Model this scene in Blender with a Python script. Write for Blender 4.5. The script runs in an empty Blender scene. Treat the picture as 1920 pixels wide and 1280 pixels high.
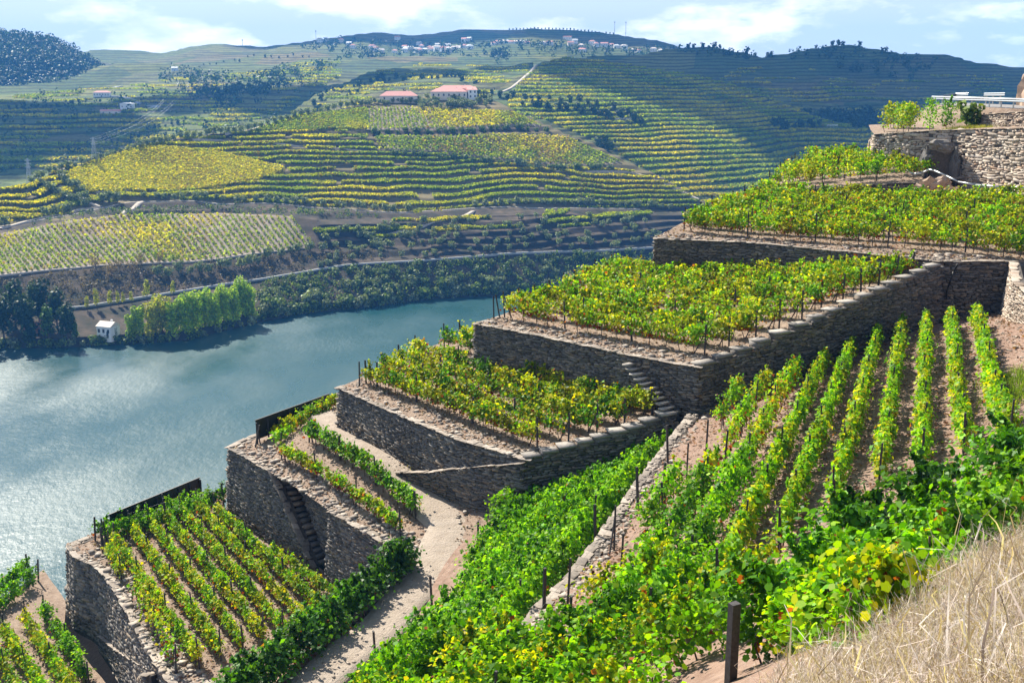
import bpy, bmesh, math, random
import numpy as np
from mathutils import Vector, Matrix
from mathutils.geometry import delaunay_2d_cdt

random.seed(7)
rng = np.random.default_rng(7)
scene = bpy.context.scene
COL = scene.collection

# ------------------------------------------------------------------ camera, sky, sun
# river surface at z = 0, photographer's eye 100 m above it
F = 2059.0                     # focal length in pixels of the 1920 px wide photograph
PITCH = math.radians(13.4)
CP, SP = math.cos(PITCH), math.sin(PITCH)
EYE = np.array([0.0, 0.0, 100.0])
cam_d = bpy.data.cameras.new("camera")
cam_d.sensor_width = 36.0
cam_d.lens = 36.0 * F / 1920.0
cam_d.clip_start = 0.1
cam_d.clip_end = 20000.0
cam = bpy.data.objects.new("camera", cam_d)
cam.location = EYE
cam.rotation_euler = (math.pi / 2 - PITCH, 0, 0)
COL.objects.link(cam)
scene.camera = cam

SUN_EL = math.radians(42.0)
SUN_AZ = math.radians(-34.0)   # measured from the view axis (+Y), negative = to the left
SUN_DIR = np.array([math.sin(SUN_AZ) * math.cos(SUN_EL), math.cos(SUN_AZ) * math.cos(SUN_EL), math.sin(SUN_EL)])
sun_d = bpy.data.lights.new("sun", 'SUN')
sun_d.energy = 5.0
sun_d.angle = math.radians(0.53)
sun_d.color = (1.0, 0.94, 0.82)
sun = bpy.data.objects.new("sun", sun_d)
sun.rotation_euler = Vector(SUN_DIR).to_track_quat('Z', 'Y').to_euler()
COL.objects.link(sun)

world = bpy.data.worlds.new("World")
scene.world = world
world.use_nodes = True
wn, wl = world.node_tree.nodes, world.node_tree.links
wn.clear()
def N(t, nodes=wn, **kw):
    n = nodes.new(t)
    for k, v in kw.items():
        setattr(n, k, v)
    return n
sky = N('ShaderNodeTexSky', sky_type='NISHITA')
sky.sun_disc = False
sky.sun_elevation = SUN_EL
sky.sun_rotation = SUN_AZ
sky.altitude = 150.0
sky.air_density = 1.0
sky.dust_density = 0.8
sky.ozone_density = 1.2
tc = N('ShaderNodeTexCoord')
mp = N('ShaderNodeMapping')
mp.inputs['Scale'].default_value = (7.0, 7.0, 20.0)
mp.inputs['Location'].default_value = (6.8, 3.9, 2.03)
wl.new(tc.outputs['Generated'], mp.inputs['Vector'])
n1 = N('ShaderNodeTexNoise')
n1.inputs['Scale'].default_value = 1.0
n1.inputs['Detail'].default_value = 9.0
n1.inputs['Roughness'].default_value = 0.56
wl.new(mp.outputs['Vector'], n1.inputs['Vector'])
cr = N('ShaderNodeValToRGB')
cr.color_ramp.elements[0].position = 0.46
cr.color_ramp.elements[1].position = 0.60
# broken cumulus: crowded towards the horizon, open blue overhead
sep = N('ShaderNodeSeparateXYZ'); wl.new(tc.outputs['Generated'], sep.inputs[0])
lift = N('ShaderNodeMapRange'); lift.inputs['From Min'].default_value = 0.06; lift.inputs['From Max'].default_value = 0.5; lift.inputs['To Min'].default_value = 0.0; lift.inputs['To Max'].default_value = 0.14
wl.new(sep.outputs['Z'], lift.inputs['Value'])
sb_ = N('ShaderNodeMath', operation='SUBTRACT'); wl.new(n1.outputs['Fac'], sb_.inputs[0]); wl.new(lift.outputs['Result'], sb_.inputs[1])
wl.new(sb_.outputs[0], cr.inputs['Fac'])
# cloud brightness: soft grey bellies
n2 = N('ShaderNodeTexNoise')
n2.inputs['Scale'].default_value = 2.2
n2.inputs['Detail'].default_value = 6.0
wl.new(mp.outputs['Vector'], n2.inputs['Vector'])
cr2 = N('ShaderNodeValToRGB')
cr2.color_ramp.elements[0].position = 0.35
cr2.color_ramp.elements[0].color = (10.0, 10.4, 11.0, 1)
cr2.color_ramp.elements[1].position = 0.55
cr2.color_ramp.elements[1].color = (15.0, 15.0, 14.8, 1)
wl.new(n2.outputs['Fac'], cr2.inputs['Fac'])
# thin high veil everywhere: milky blue
veil = N('ShaderNodeMix', data_type='RGBA')
veil.inputs[0].default_value = 0.85
veil.inputs[7].default_value = (6.3, 7.6, 9.1, 1)
vf = N('ShaderNodeMapRange'); vf.inputs['From Min'].default_value = 0.0; vf.inputs['From Max'].default_value = 0.55; vf.inputs['To Min'].default_value = 0.92; vf.inputs['To Max'].default_value = 0.12
wl.new(sep.outputs['Z'], vf.inputs['Value']); wl.new(vf.outputs['Result'], veil.inputs[0])
wl.new(sky.outputs['Color'], veil.inputs[6])
cm = N('ShaderNodeMix', data_type='RGBA')
wl.new(cr.outputs['Color'], cm.inputs[0])
wl.new(veil.outputs[2], cm.inputs[6])
wl.new(cr2.outputs['Color'], cm.inputs[7])
bg = N('ShaderNodeBackground')
bg.inputs['Strength'].default_value = 0.062
wl.new(cm.outputs[2], bg.inputs['Color'])
wo = N('ShaderNodeOutputWorld')
wl.new(bg.outputs['Background'], wo.inputs['Surface'])

vs = scene.view_settings
vs.view_transform = 'Standard'
vs.look = 'None'
vs.exposure = 1.2
vs.gamma = 1.0
vs.use_curve_mapping = False
scene.render.engine = 'CYCLES'
scene.cycles.use_denoising = True
try:
    scene.cycles.denoiser = 'OPENIMAGEDENOISE'
    scene.cycles.denoising_prefilter = 'ACCURATE'
except Exception:
    pass
scene.cycles.max_bounces = 6
scene.cycles.diffuse_bounces = 3
scene.cycles.glossy_bounces = 2
scene.cycles.transmission_bounces = 3
scene.cycles.volume_bounces = 0
scene.cycles.caustics_reflective = False
scene.cycles.caustics_refractive = False
scene.cycles.sample_clamp_indirect = 6.0

# ------------------------------------------------------------------ geometry helpers
def ray(px, py):
    px = np.asarray(px, float); py = np.asarray(py, float)
    u = (px - 960.0) / F; v = (py - 640.0) / F
    return np.stack(np.broadcast_arrays(u, CP - v * SP, -SP - v * CP), -1)
def at_depth(px, py, t):
    return EYE + ray(px, py) * np.asarray(t, float)[..., None]
def at_level(px, py, zr):
    """image pixel unprojected to the assumed height zr (relative to the eye)"""
    d = ray(px, py)
    return EYE + d * (zr / d[..., 2])[..., None]
def G(px, py, zr):
    return tuple(float(c) for c in at_level(px, py, zr))

def new_mesh(name, verts, faces=None, k=None, cols=None, smooth=False, mats=(), rnd=None):
    """verts (N,3); faces (M,k) int array, list of tuples, or None with k = consecutive k-gons"""
    me = bpy.data.meshes.new(name)
    verts = np.asarray(verts, np.float32)
    if faces is None:
        faces = np.arange(len(verts), dtype=np.int32).reshape(-1, k)
    if isinstance(faces, np.ndarray):
        m, kk = faces.shape
        me.vertices.add(len(verts)); me.loops.add(m * kk); me.polygons.add(m)
        me.vertices.foreach_set("co", verts.ravel())
        me.loops.foreach_set("vertex_index", faces.astype(np.int32).ravel())
        me.polygons.foreach_set("loop_start", np.arange(m, dtype=np.int32) * kk)
        me.polygons.foreach_set("loop_total", np.full(m, kk, np.int32))
        me.update(calc_edges=True)
    else:
        me.from_pydata([tuple(map(float, v)) for v in verts], [], [tuple(f) for f in faces])
        me.update()
    if cols is not None:
        a = me.attributes.new("Col", 'FLOAT_COLOR', 'POINT')
        c = np.ones((len(verts), 4), np.float32); c[:, :3] = cols
        a.data.foreach_set("color", c.ravel())
    if rnd is not None:
        a = me.attributes.new("rnd", 'FLOAT', 'POINT')
        a.data.foreach_set("value", np.broadcast_to(np.asarray(rnd, np.float32), (len(verts),)).copy())
    if smooth:
        me.polygons.foreach_set("use_smooth", np.ones(len(me.polygons), bool))
    for m_ in mats:
        me.materials.append(m_)
    return me

def link(name, me, parent=None, **props):
    o = bpy.data.objects.new(name, me)
    COL.objects.link(o)
    if parent is not None:
        o.parent = parent
    for k_, v_ in props.items():
        if v_ is not None:
            o[k_] = v_
    return o
def thing(name, label, category, group=None, loc=(0, 0, 0), rz=0.0):
    o = link(name, None, label=label, category=category, group=group, kind='thing')
    o.location = loc; o.rotation_euler = (0, 0, rz)
    o.empty_display_size = 0.2
    return o
def structure(name, me, parent=None):
    return link(name, me, parent, kind='structure')

class MB:
    """collects boxes, bars and prisms into one mesh"""
    def __init__(s): s.v = []; s.f = []
    def add(s, v, f):
        b = len(s.v); s.v += [tuple(map(float, p)) for p in v]; s.f += [tuple(i + b for i in q) for q in f]; return s
    def box(s, c, d, rz=0.0, tilt=None):
        hx, hy, hz = d[0] / 2, d[1] / 2, d[2] / 2
        p = [(-hx, -hy, -hz), (hx, -hy, -hz), (hx, hy, -hz), (-hx, hy, -hz), (-hx, -hy, hz), (hx, -hy, hz), (hx, hy, hz), (-hx, hy, hz)]
        M = Matrix.Rotation(rz, 3, 'Z')
        if tilt is not None: M = M @ tilt
        q = [M @ Vector(a) + Vector(c) for a in p]
        return s.add(q, BOXF)
    def bar(s, a, b, r, n=6, r2=None):
        a, b = Vector(a), Vector(b); d = (b - a)
        if d.length < 1e-6: return s
        z = d.normalized(); x = z.orthogonal().normalized(); y = z.cross(x)
        r2 = r if r2 is None else r2
        v = [a + (x * math.cos(2 * math.pi * i / n) + y * math.sin(2 * math.pi * i / n)) * r for i in range(n)] + \
            [b + (x * math.cos(2 * math.pi * i / n) + y * math.sin(2 * math.pi * i / n)) * r2 for i in range(n)]
        f = [(i, (i + 1) % n, n + (i + 1) % n, n + i) for i in range(n)] + [tuple(range(n))[::-1], tuple(range(n, 2 * n))]
        return s.add(v, f)
    def path(s, pts, r, n=6):
        for i in range(len(pts) - 1): s.bar(pts[i], pts[i + 1], r, n)
        return s
    def mesh(s, name, mat, smooth=False):
        return new_mesh(name, np.array(s.v) if s.v else np.zeros((0, 3)), s.f, mats=(mat,), smooth=smooth)
    def build(s, name, mat, parent=None, smooth=False, **props):
        return link(name, s.mesh(name, mat, smooth), parent, **props)
BOXF = [(0, 3, 2, 1), (4, 5, 6, 7), (0, 1, 5, 4), (1, 2, 6, 5), (2, 3, 7, 6), (3, 0, 4, 7)]

def vnoise(x, y, seed=0):
    """cheap smooth value noise, -1..1"""
    xi = np.floor(x).astype(np.int64); yi = np.floor(y).astype(np.int64)
    fx = x - xi; fy = y - yi
    fx = fx * fx * (3 - 2 * fx); fy = fy * fy * (3 - 2 * fy)
    def h(a, b):
        n = (a * 374761393 + b * 668265263 + seed * 1442695041) & 0x7fffffff
        n = ((n ^ (n >> 13)) * 1274126177) & 0x7fffffff
        return ((n ^ (n >> 16)) & 0xffff) / 32767.5 - 1.0
    return (h(xi, yi) * (1 - fx) + h(xi + 1, yi) * fx) * (1 - fy) + (h(xi, yi + 1) * (1 - fx) + h(xi + 1, yi + 1) * fx) * fy
def fbm(x, y, seed=0, o=4):
    r = 0; a = 0.5
    for i in range(o):
        r = r + a * vnoise(x * 2 ** i, y * 2 ** i, seed + i); a *= 0.5
    return r
def inpoly(x, y, poly):
    x = np.asarray(x, float); y = np.asarray(y, float)
    c = np.zeros(np.broadcast(x, y).shape, bool)
    n = len(poly)
    for i in range(n):
        x1, y1 = poly[i][:2]; x2, y2 = poly[(i + 1) % n][:2]
        if y1 == y2: continue
        c ^= ((y1 > y) != (y2 > y)) & (x < (x2 - x1) * (y - y1) / (y2 - y1) + x1)
    return c
class TPS:
    """smooth ground through spot heights estimated from image coordinates"""
    def __init__(s, pts, reg=0.0):
        P = np.array(pts, float); s.p = P[:, :2]; n = len(P)
        A = np.zeros((n + 3, n + 3)); A[:n, :n] = s.k(s.p, s.p) + reg * np.eye(n)
        A[:n, n] = 1; A[:n, n + 1:] = s.p; A[n, :n] = 1; A[n + 1:, :n] = s.p.T
        s.w = np.linalg.solve(A, np.r_[P[:, 2], 0, 0, 0])
    def k(s, a, b):
        d = ((a[:, None] - b[None]) ** 2).sum(-1)
        return np.where(d > 0, d * np.log(np.maximum(d, 1e-12)), 0)
    def __call__(s, x, y):
        x = np.asarray(x, float); y = np.asarray(y, float); sh = np.broadcast(x, y).shape
        q = np.stack([np.broadcast_to(x, sh).ravel(), np.broadcast_to(y, sh).ravel()], -1); n = len(s.p)
        out = np.empty(len(q))
        for i in range(0, len(q), 20000):
            qq = q[i:i + 20000]
            out[i:i + 20000] = s.k(qq, s.p) @ s.w[:n] + s.w[n] + qq @ s.w[n + 1:]
        return out.reshape(sh)

# ------------------------------------------------------------------ materials
def material(name):
    m = bpy.data.materials.new(name); m.use_nodes = True
    nt = m.node_tree; nt.nodes.clear()
    out = nt.nodes.new('ShaderNodeOutputMaterial')
    return m, nt.nodes, nt.links, out
def principled(nodes, **kw):
    p = nodes.new('ShaderNodeBsdfPrincipled')
    for k_, v_ in kw.items():
        p.inputs[k_].default_value = v_
    return p
def noise(nodes, links, vec, scale, detail=5.0, rough=0.55):
    n = nodes.new('ShaderNodeTexNoise')
    n.inputs['Scale'].default_value = scale; n.inputs['Detail'].default_value = detail; n.inputs['Roughness'].default_value = rough
    if vec is not None: links.new(vec, n.inputs['Vector'])
    return n
def ramp(nodes, links, fac, stops):
    r = nodes.new('ShaderNodeValToRGB'); e = r.color_ramp.elements
    while len(e) < len(stops): e.new(0.5)
    for i, (p, c) in enumerate(stops):
        e[i].position = p; e[i].color = (*c, 1)
    links.new(fac, r.inputs['Fac']); return r
def mixc(nodes, links, fac, a, b, mode='MIX'):
    m = nodes.new('ShaderNodeMix'); m.data_type = 'RGBA'; m.blend_type = mode
    for sock, val in ((0, fac), (6, a), (7, b)):
        if isinstance(val, (int, float)): m.inputs[sock].default_value = val
        elif isinstance(val, tuple): m.inputs[sock].default_value = (*val, 1)
        else: links.new(val, m.inputs[sock])
    return m.outputs[2]
def bump(nodes, links, h, strength, dist):
    b = nodes.new('ShaderNodeBump'); b.inputs['Strength'].default_value = strength; b.inputs['Distance'].default_value = dist
    links.new(h, b.inputs['Height']); return b.outputs['Normal']

def mat_simple(name, col, rough=0.8, var=0.25, scale=3.0, metal=0.0, bmp=0.0):
    m, n, l, out = material(name)
    g = n.new('ShaderNodeNewGeometry')
    ns = noise(n, l, g.outputs['Position'], scale)
    c = ramp(n, l, ns.outputs['Fac'], [(0.3, tuple(c_ * (1 - var) for c_ in col)), (0.7, tuple(min(1, c_ * (1 + var)) for c_ in col))])
    p = principled(n, Roughness=rough, Metallic=metal)
    l.new(c.outputs['Color'], p.inputs['Base Color'])
    if bmp: l.new(bump(n, l, ns.outputs['Fac'], 0.6, bmp), p.inputs['Normal'])
    l.new(p.outputs[0], out.inputs[0]); return m

def mat_leaf(name, trans=0.46, gloss=0.5, spec=0.14):
    """leaf colour comes from the leaf itself (attribute), light passes through it"""
    m, n, l, out = material(name)
    a = n.new('ShaderNodeAttribute'); a.attribute_name = "Col"
    p = principled(n, Roughness=gloss); p.inputs['Specular IOR Level'].default_value = spec
    l.new(a.outputs['Color'], p.inputs['Base Color'])
    t = n.new('ShaderNodeBsdfTranslucent')
    tcx = mixc(n, l, 1.0, a.outputs['Color'], (1.55, 1.5, 0.35), 'MULTIPLY')
    l.new(tcx, t.inputs['Color'])
    mx = n.new('ShaderNodeMixShader'); mx.inputs[0].default_value = trans
    l.new(p.outputs[0], mx.inputs[1]); l.new(t.outputs[0], mx.inputs[2]); l.new(mx.outputs[0], out.inputs[0])
    return m

def mat_soil(name, dark, light, pebble=(0.42, 0.38, 0.34), sc=1.0):
    m, n, l, out = material(name)
    g = n.new('ShaderNodeNewGeometry'); pos = g.outputs['Position']
    big = noise(n, l, pos, 0.22 * sc, 4); mid = noise(n, l, pos, 2.2 * sc, 8, 0.65); fin = noise(n, l, pos, 11.0 * sc, 4, 0.7)
    c1 = ramp(n, l, mid.outputs['Fac'], [(0.3, dark), (0.72, light)])
    c2 = mixc(n, l, big.outputs['Fac'], c1.outputs['Color'], tuple(0.5 * (a_ + b_) * f_ for a_, b_, f_ in zip(dark, light, (1.05, 0.93, 0.85))))
    vo = n.new('ShaderNodeTexVoronoi'); vo.inputs['Scale'].default_value = 5.5 * sc; l.new(pos, vo.inputs['Vector'])
    pf = ramp(n, l, vo.outputs['Distance'], [(0.12, (1, 1, 1)), (0.26, (0, 0, 0))])
    pm = n.new('ShaderNodeMath'); pm.operation = 'MULTIPLY'; l.new(pf.outputs['Color'], pm.inputs[0])
    sel = ramp(n, l, fin.outputs['Fac'], [(0.45, (0, 0, 0)), (0.62, (0.8, 0.8, 0.8))]); l.new(sel.outputs['Color'], pm.inputs[1])
    c3 = mixc(n, l, pm.outputs[0], c2, pebble)
    p = principled(n, Roughness=0.95); p.inputs['Specular IOR Level'].default_value = 0.2
    l.new(c3, p.inputs['Base Color'])
    ad = n.new('ShaderNodeMath'); ad.operation = 'ADD'; l.new(mid.outputs['Fac'], ad.inputs[0]); l.new(fin.outputs['Fac'], ad.inputs[1])
    l.new(bump(n, l, ad.outputs[0], 0.9, 0.10), p.inputs['Normal'])
    l.new(p.outputs[0], out.inputs[0]); return m

def mat_stone(name, stops, attr=True):
    m, n, l, out = material(name)
    g = n.new('ShaderNodeNewGeometry'); pos = g.outputs['Position']
    a = n.new('ShaderNodeAttribute'); a.attribute_name = "rnd"
    oi = n.new('ShaderNodeObjectInfo')
    s = n.new('ShaderNodeMath'); s.operation = 'ADD'; l.new(a.outputs['Fac'], s.inputs[0]); l.new(oi.outputs['Random'], s.inputs[1])
    fr = n.new('ShaderNodeMath'); fr.operation = 'FRACT'; l.new(s.outputs[0], fr.inputs[0])
    base = ramp(n, l, fr.outputs[0], stops)
    mid = noise(n, l, pos, 7.0, 6, 0.7); big = noise(n, l, pos, 0.5, 4)
    c1 = mixc(n, l, 0.55, base.outputs['Color'], ramp(n, l, mid.outputs['Fac'], [(0.3, (0.35, 0.34, 0.34)), (0.7, (1.45, 1.4, 1.32))]).outputs['Color'], 'MULTIPLY')
    c2 = mixc(n, l, 0.5, c1, ramp(n, l, big.outputs['Fac'], [(0.35, (0.7, 0.68, 0.68)), (0.65, (1.25, 1.2, 1.1))]).outputs['Color'], 'MULTIPLY')
    p = principled(n, Roughness=0.9); p.inputs['Specular IOR Level'].default_value = 0.25
    l.new(c2, p.inputs['Base Color'])
    l.new(bump(n, l, mid.outputs['Fac'], 0.7, 0.03), p.inputs['Normal'])
    l.new(p.outputs[0], out.inputs[0]); return m

M_LEAF = mat_leaf("vine_leaf")
M_LEAFG = mat_leaf("glossy_vine_leaf", trans=0.38, gloss=0.5, spec=0.26)
M_CROWN = mat_leaf("tree_leaf", trans=0.25, gloss=0.55)
M_BARK = mat_simple("bark", (0.09, 0.065, 0.05), 0.95, 0.4, 9.0)
M_POST = mat_simple("slate_post", (0.045, 0.04, 0.04), 0.85, 0.4, 12.0)
M_SOIL = mat_soil("terrace_soil", (0.13, 0.092, 0.07), (0.42, 0.335, 0.265))
M_SOILD = mat_soil("slope_soil", (0.13, 0.085, 0.065), (0.40, 0.29, 0.23))
M_ROADN = mat_soil("dirt_road", (0.25, 0.215, 0.175), (0.45, 0.395, 0.335), sc=0.8)
M_STONE = mat_stone("schist", [(0.0, (0.095, 0.090, 0.088)), (0.35, (0.145, 0.136, 0.130)), (0.68, (0.20, 0.185, 0.172)), (0.88, (0.26, 0.205, 0.155)), (1.0, (0.23, 0.222, 0.22))])
M_COPE = mat_stone("coping_schist", [(0.0, (0.20, 0.175, 0.155)), (0.5, (0.30, 0.26, 0.225)), (1.0, (0.40, 0.355, 0.315))])
M_SLAB = mat_stone("slab_schist", [(0.0, (0.24, 0.225, 0.21)), (0.5, (0.31, 0.29, 0.27)), (1.0, (0.38, 0.355, 0.33))])
M_RUST = mat_stone("rusty_rock", [(0.0, (0.22, 0.11, 0.06)), (0.5, (0.36, 0.22, 0.14)), (1.0, (0.45, 0.36, 0.29))])
M_PALE = mat_stone("pale_schist", [(0.0, (0.24, 0.19, 0.15)), (0.4, (0.42, 0.36, 0.30)), (0.75, (0.52, 0.46, 0.40)), (1.0, (0.36, 0.25, 0.18))])
M_BACK = mat_simple("wall_core", (0.075, 0.062, 0.052), 0.95, 0.5, 5.0)
M_WHITE = mat_simple("white_render", (0.78, 0.77, 0.74), 0.8, 0.05, 0.6)
M_CREAM = mat_simple("cream_render", (0.72, 0.62, 0.52), 0.8, 0.06, 0.6)
M_ROOF = mat_simple("clay_roof", (0.52, 0.22, 0.15), 0.85, 0.25, 1.2)
M_ROOFP = mat_simple("pink_roof", (0.66, 0.30, 0.25), 0.85, 0.12, 1.2)
M_DARK = mat_simple("dark_opening", (0.03, 0.035, 0.045), 0.3, 0.2, 2.0)
M_TRACK = mat_simple("pale_track", (0.40, 0.345, 0.28), 0.95, 0.2, 0.4)
M_PARAPET = mat_simple("parapet", (0.30, 0.31, 0.31), 0.9, 0.12, 0.3)
M_STEEL = mat_simple("galvanised", (0.42, 0.44, 0.45), 0.4, 0.08, 4.0, metal=0.7)
M_BLACK = mat_simple("black_board", (0.012, 0.010, 0.010), 0.55, 0.4, 3.0)
M_ASPH = mat_simple("asphalt", (0.20, 0.19, 0.185), 0.9, 0.15, 6.0)

# ------------------------------------------------------------------ far hills (lofted through lines of image pixels at assumed depths)
class Loft:
    def __init__(s, lines, x0, x1, dx, step=1.3, relief=0.0, rscale=90.0, terr=None, back=((12, -2), (60, -30)), seed=3):
        s.xs = np.arange(x0, x1 + dx, dx, dtype=float); s.dx = dx; s.x0 = x0
        nc = len(s.xs); L = len(lines)
        py = np.zeros((L, nc)); t = np.zeros((L, nc))
        for i, ln in enumerate(lines):
            a = np.array(ln, float)
            py[i] = np.interp(s.xs, a[:, 0], a[:, 1]); t[i] = np.interp(s.xs, a[:, 0], a[:, 2])
        for i in range(L - 1):                       # nothing of the near flank rises above the crest
            py[i] = np.maximum(py[i], py[-1] + (L - 1 - i) * 0.6)
            t[i] = np.minimum(t[i], t[-1] - (L - 1 - i) * 1.5)
        for i in range(1, L):
            py[i] = np.minimum(py[i], py[i - 1] - 0.3); t[i] = np.maximum(t[i], t[i - 1] + 0.6)
        PY, T = [py[0]], [t[0]]
        for i in range(L - 1):
            n = max(2, int(np.ceil((py[i] - py[i + 1]).max() / step)))
            for j in range(1, n + 1):
                f = j / n
                PY.append(py[i] * (1 - f) + py[i + 1] * f); T.append(t[i] * (1 - f) + t[i + 1] * f)
        s.PY = np.array(PY); s.T = np.array(T)
        s.relief, s.rscale, s.terr, s.seed = relief, rscale, terr, seed
        X = np.broadcast_to(s.xs, s.PY.shape)
        P = s.finish(X, s.PY, at_depth(X, s.PY, s.T))
        for dt, dz in back:
            q = at_depth(s.xs, s.PY[-1], s.T[-1] + dt); q[:, 2] = P[len(s.PY) - 1, :, 2] + dz
            P = np.concatenate([P, q[None]], 0)
        s.P = P
    def finish(s, px, py, P):
        P = P.copy()
        if s.relief:
            w = np.clip((P[..., 2] - 4) / 20, 0, 1)
            P[..., 2] += s.relief * w * fbm(P[..., 0] / s.rscale, P[..., 1] / s.rscale, s.seed)
        if s.terr is not None:
            P[..., 2] = s.terr(px, py, P)
        return P
    def base(s, px, py):
        px = np.atleast_1d(np.asarray(px, float)); py = np.atleast_1d(np.asarray(py, float))
        f = np.clip((px - s.x0) / s.dx, 0, len(s.xs) - 1.001); ci = f.astype(int); fr = f - ci
        t = np.empty(len(px))
        for c in np.unique(ci):
            k = ci == c
            a = np.interp(-py[k], -s.PY[:, c], s.T[:, c]); b = np.interp(-py[k], -s.PY[:, c + 1], s.T[:, c + 1])
            t[k] = a * (1 - fr[k]) + b * fr[k]
        return at_depth(px, py, t)
    def eval(s, px, py):
        px = np.atleast_1d(np.asarray(px, float)); py = np.atleast_1d(np.asarray(py, float))
        return s.finish(px, py, s.base(px, py))
    def mesh(s, name, mat, smooth=True):
        nr, nc = s.P.shape[:2]
        i = np.arange(nr * nc).reshape(nr, nc)
        f = np.stack([i[:-1, :-1], i[:-1, 1:], i[1:, 1:], i[1:, :-1]], -1).reshape(-1, 4)
        return new_mesh(name, s.P.reshape(-1, 3), f, mats=(mat,), smooth=smooth)

def terracer(weight, step, riser=0.28, keep=0.18, warp=0.5, wscale=45.0, seed=11):
    def f(px, py, P):
        z = P[..., 2]
        q = z / step + warp * fbm(P[..., 0] / wscale, P[..., 1] / wscale, seed, 3)
        k = np.floor(q); fr = q - k; flat = 1 - riser
        g = np.where(fr < flat, keep * fr / flat, keep + (1 - keep) * (fr - flat) / riser)
        zt = z + (k + g - q) * step
        w = weight(px, py)
        return z * (1 - w) + zt * w
    def frac(P):
        q = P[..., 2] / step + warp * fbm(P[..., 0] / wscale, P[..., 1] / wscale, seed, 3)
        return q - np.floor(q), np.floor(q)
    f.frac = frac
    return f

def tl(pts, z=None):
    """(px, py[, z]) -> (px, py, depth) for points of assumed height (z relative to the eye)"""
    o = []
    for p in pts:
        zz = p[2] if len(p) > 2 else z
        o.append((p[0], p[1], zz / ray(p[0], p[1])[2]))
    return o

SHORE = [(-300, 700), (-200, 690), (0, 655), (150, 652), (350, 640), (480, 607), (560, 590), (700, 575), (800, 562), (950, 553), (1100, 541), (1300, 526), (1600, 505)]
CREST = [(-300, 450, 540), (-100, 385, 545), (0, 357, 555), (60, 345, 566), (110, 312, 600), (180, 300, 615), (270, 270, 632), (330, 256, 645), (470, 240, 665),
         (560, 216, 690), (650, 202, 708), (720, 190, 726), (800, 185, 742), (890, 185, 742), (930, 192, 735), (1010, 227, 705), (1060, 249, 685), (1110, 264, 672),
         (1180, 302, 650), (1240, 332, 635), (1330, 385, 615), (1400, 396, 612), (1600, 400, 612)]
ROAD1 = [(-300, 612, -90), (-200, 600, -90), (0, 582, -90), (150, 578, -90), (250, 562, -90), (420, 532, -88), (500, 522, -87), (560, 513, -86), (640, 501, -85), (800, 491, -84.5), (960, 479, -84), (1220, 463, -83), (1600, 440, -82)]
ROAD2 = [(-300, 468, 505), (0, 428, 520), (60, 418, 528), (130, 405, 545), (190, 386, 562), (270, 376, 572), (400, 379, 574), (640, 389, 578), (760, 396, 578), (880, 391, 590), (1000, 386, 600), (1200, 392, 606), (1600, 402, 608)]
LINES_M = [
    tl([(p[0], p[1] + 14) for p in SHORE], -103.0),
    tl(SHORE, -100.0),
    tl([(p[0], p[1] - (20 if p[0] < 500 else 15)) for p in SHORE], -96.3),
    tl([(p[0], p[1] + 4, p[2] - 1.5) for p in ROAD1]),
    tl(ROAD1),
    tl([(-300, 560, -81), (0, 518, -80), (200, 498, -80), (330, 488, -80), (590, 466, -79), (700, 452, -78), (900, 440, -76), (1220, 425, -75), (1600, 410, -75)]),
    tl([(-300, 482, -73), (0, 443, -70), (130, 420, -67), (230, 406, -66), (400, 404, -67), (540, 412, -68), (640, 420, -70), (800, 410, -70), (1000, 402, -69), (1220, 400, -70), (1600, 405, -71)]),
    ROAD2,
    [(-300, 310, 595), (300, 310, 612), (700, 312, 628), (1000, 314, 640), (1600, 320, 640)],
    [(-300, 256, 640), (500, 256, 655), (800, 256, 666), (1000, 258, 673), (1600, 260, 673)],
    [(-300, 203, 690), (700, 203, 708), (1000, 205, 712), (1600, 210, 712)],
    CREST]
POLY_YELLOW = [(118, 330), (170, 304), (285, 272), (420, 286), (530, 312), (505, 332), (330, 362), (150, 360)]
POLY_LOWER = [(-60, 520), (-60, 452), (0, 442), (130, 419), (230, 404), (400, 402), (545, 410), (590, 466), (330, 489), (200, 499), (0, 519)]
POLY_F1 = [(470, 245), (560, 219), (690, 203), (690, 243)]
POLY_F2 = [(694, 243), (694, 201), (800, 203), (960, 214), (1015, 238), (880, 240)]
POLY_F3 = [(705, 258), (710, 252), (890, 254), (1060, 255), (1165, 304), (1120, 312), (960, 300), (830, 282), (730, 277)]
FLAT = [POLY_YELLOW, POLY_LOWER, POLY_F1, POLY_F2, POLY_F3]
def w_main(px, py):
    w = np.ones(np.broadcast(px, py).shape)
    for p in FLAT: w[inpoly(px, py, p)] = 0
    road1 = np.interp(px, [p[0] for p in ROAD1], [p[1] for p in ROAD1])
    w[py > road1 - 6] = 0
    w[(px < 600) & (py > 405)] = 0
    w[py < 205] = 0
    return w
TERR_M = terracer(w_main, 2.75, riser=0.33, warp=1.7, wscale=58.0)

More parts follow.
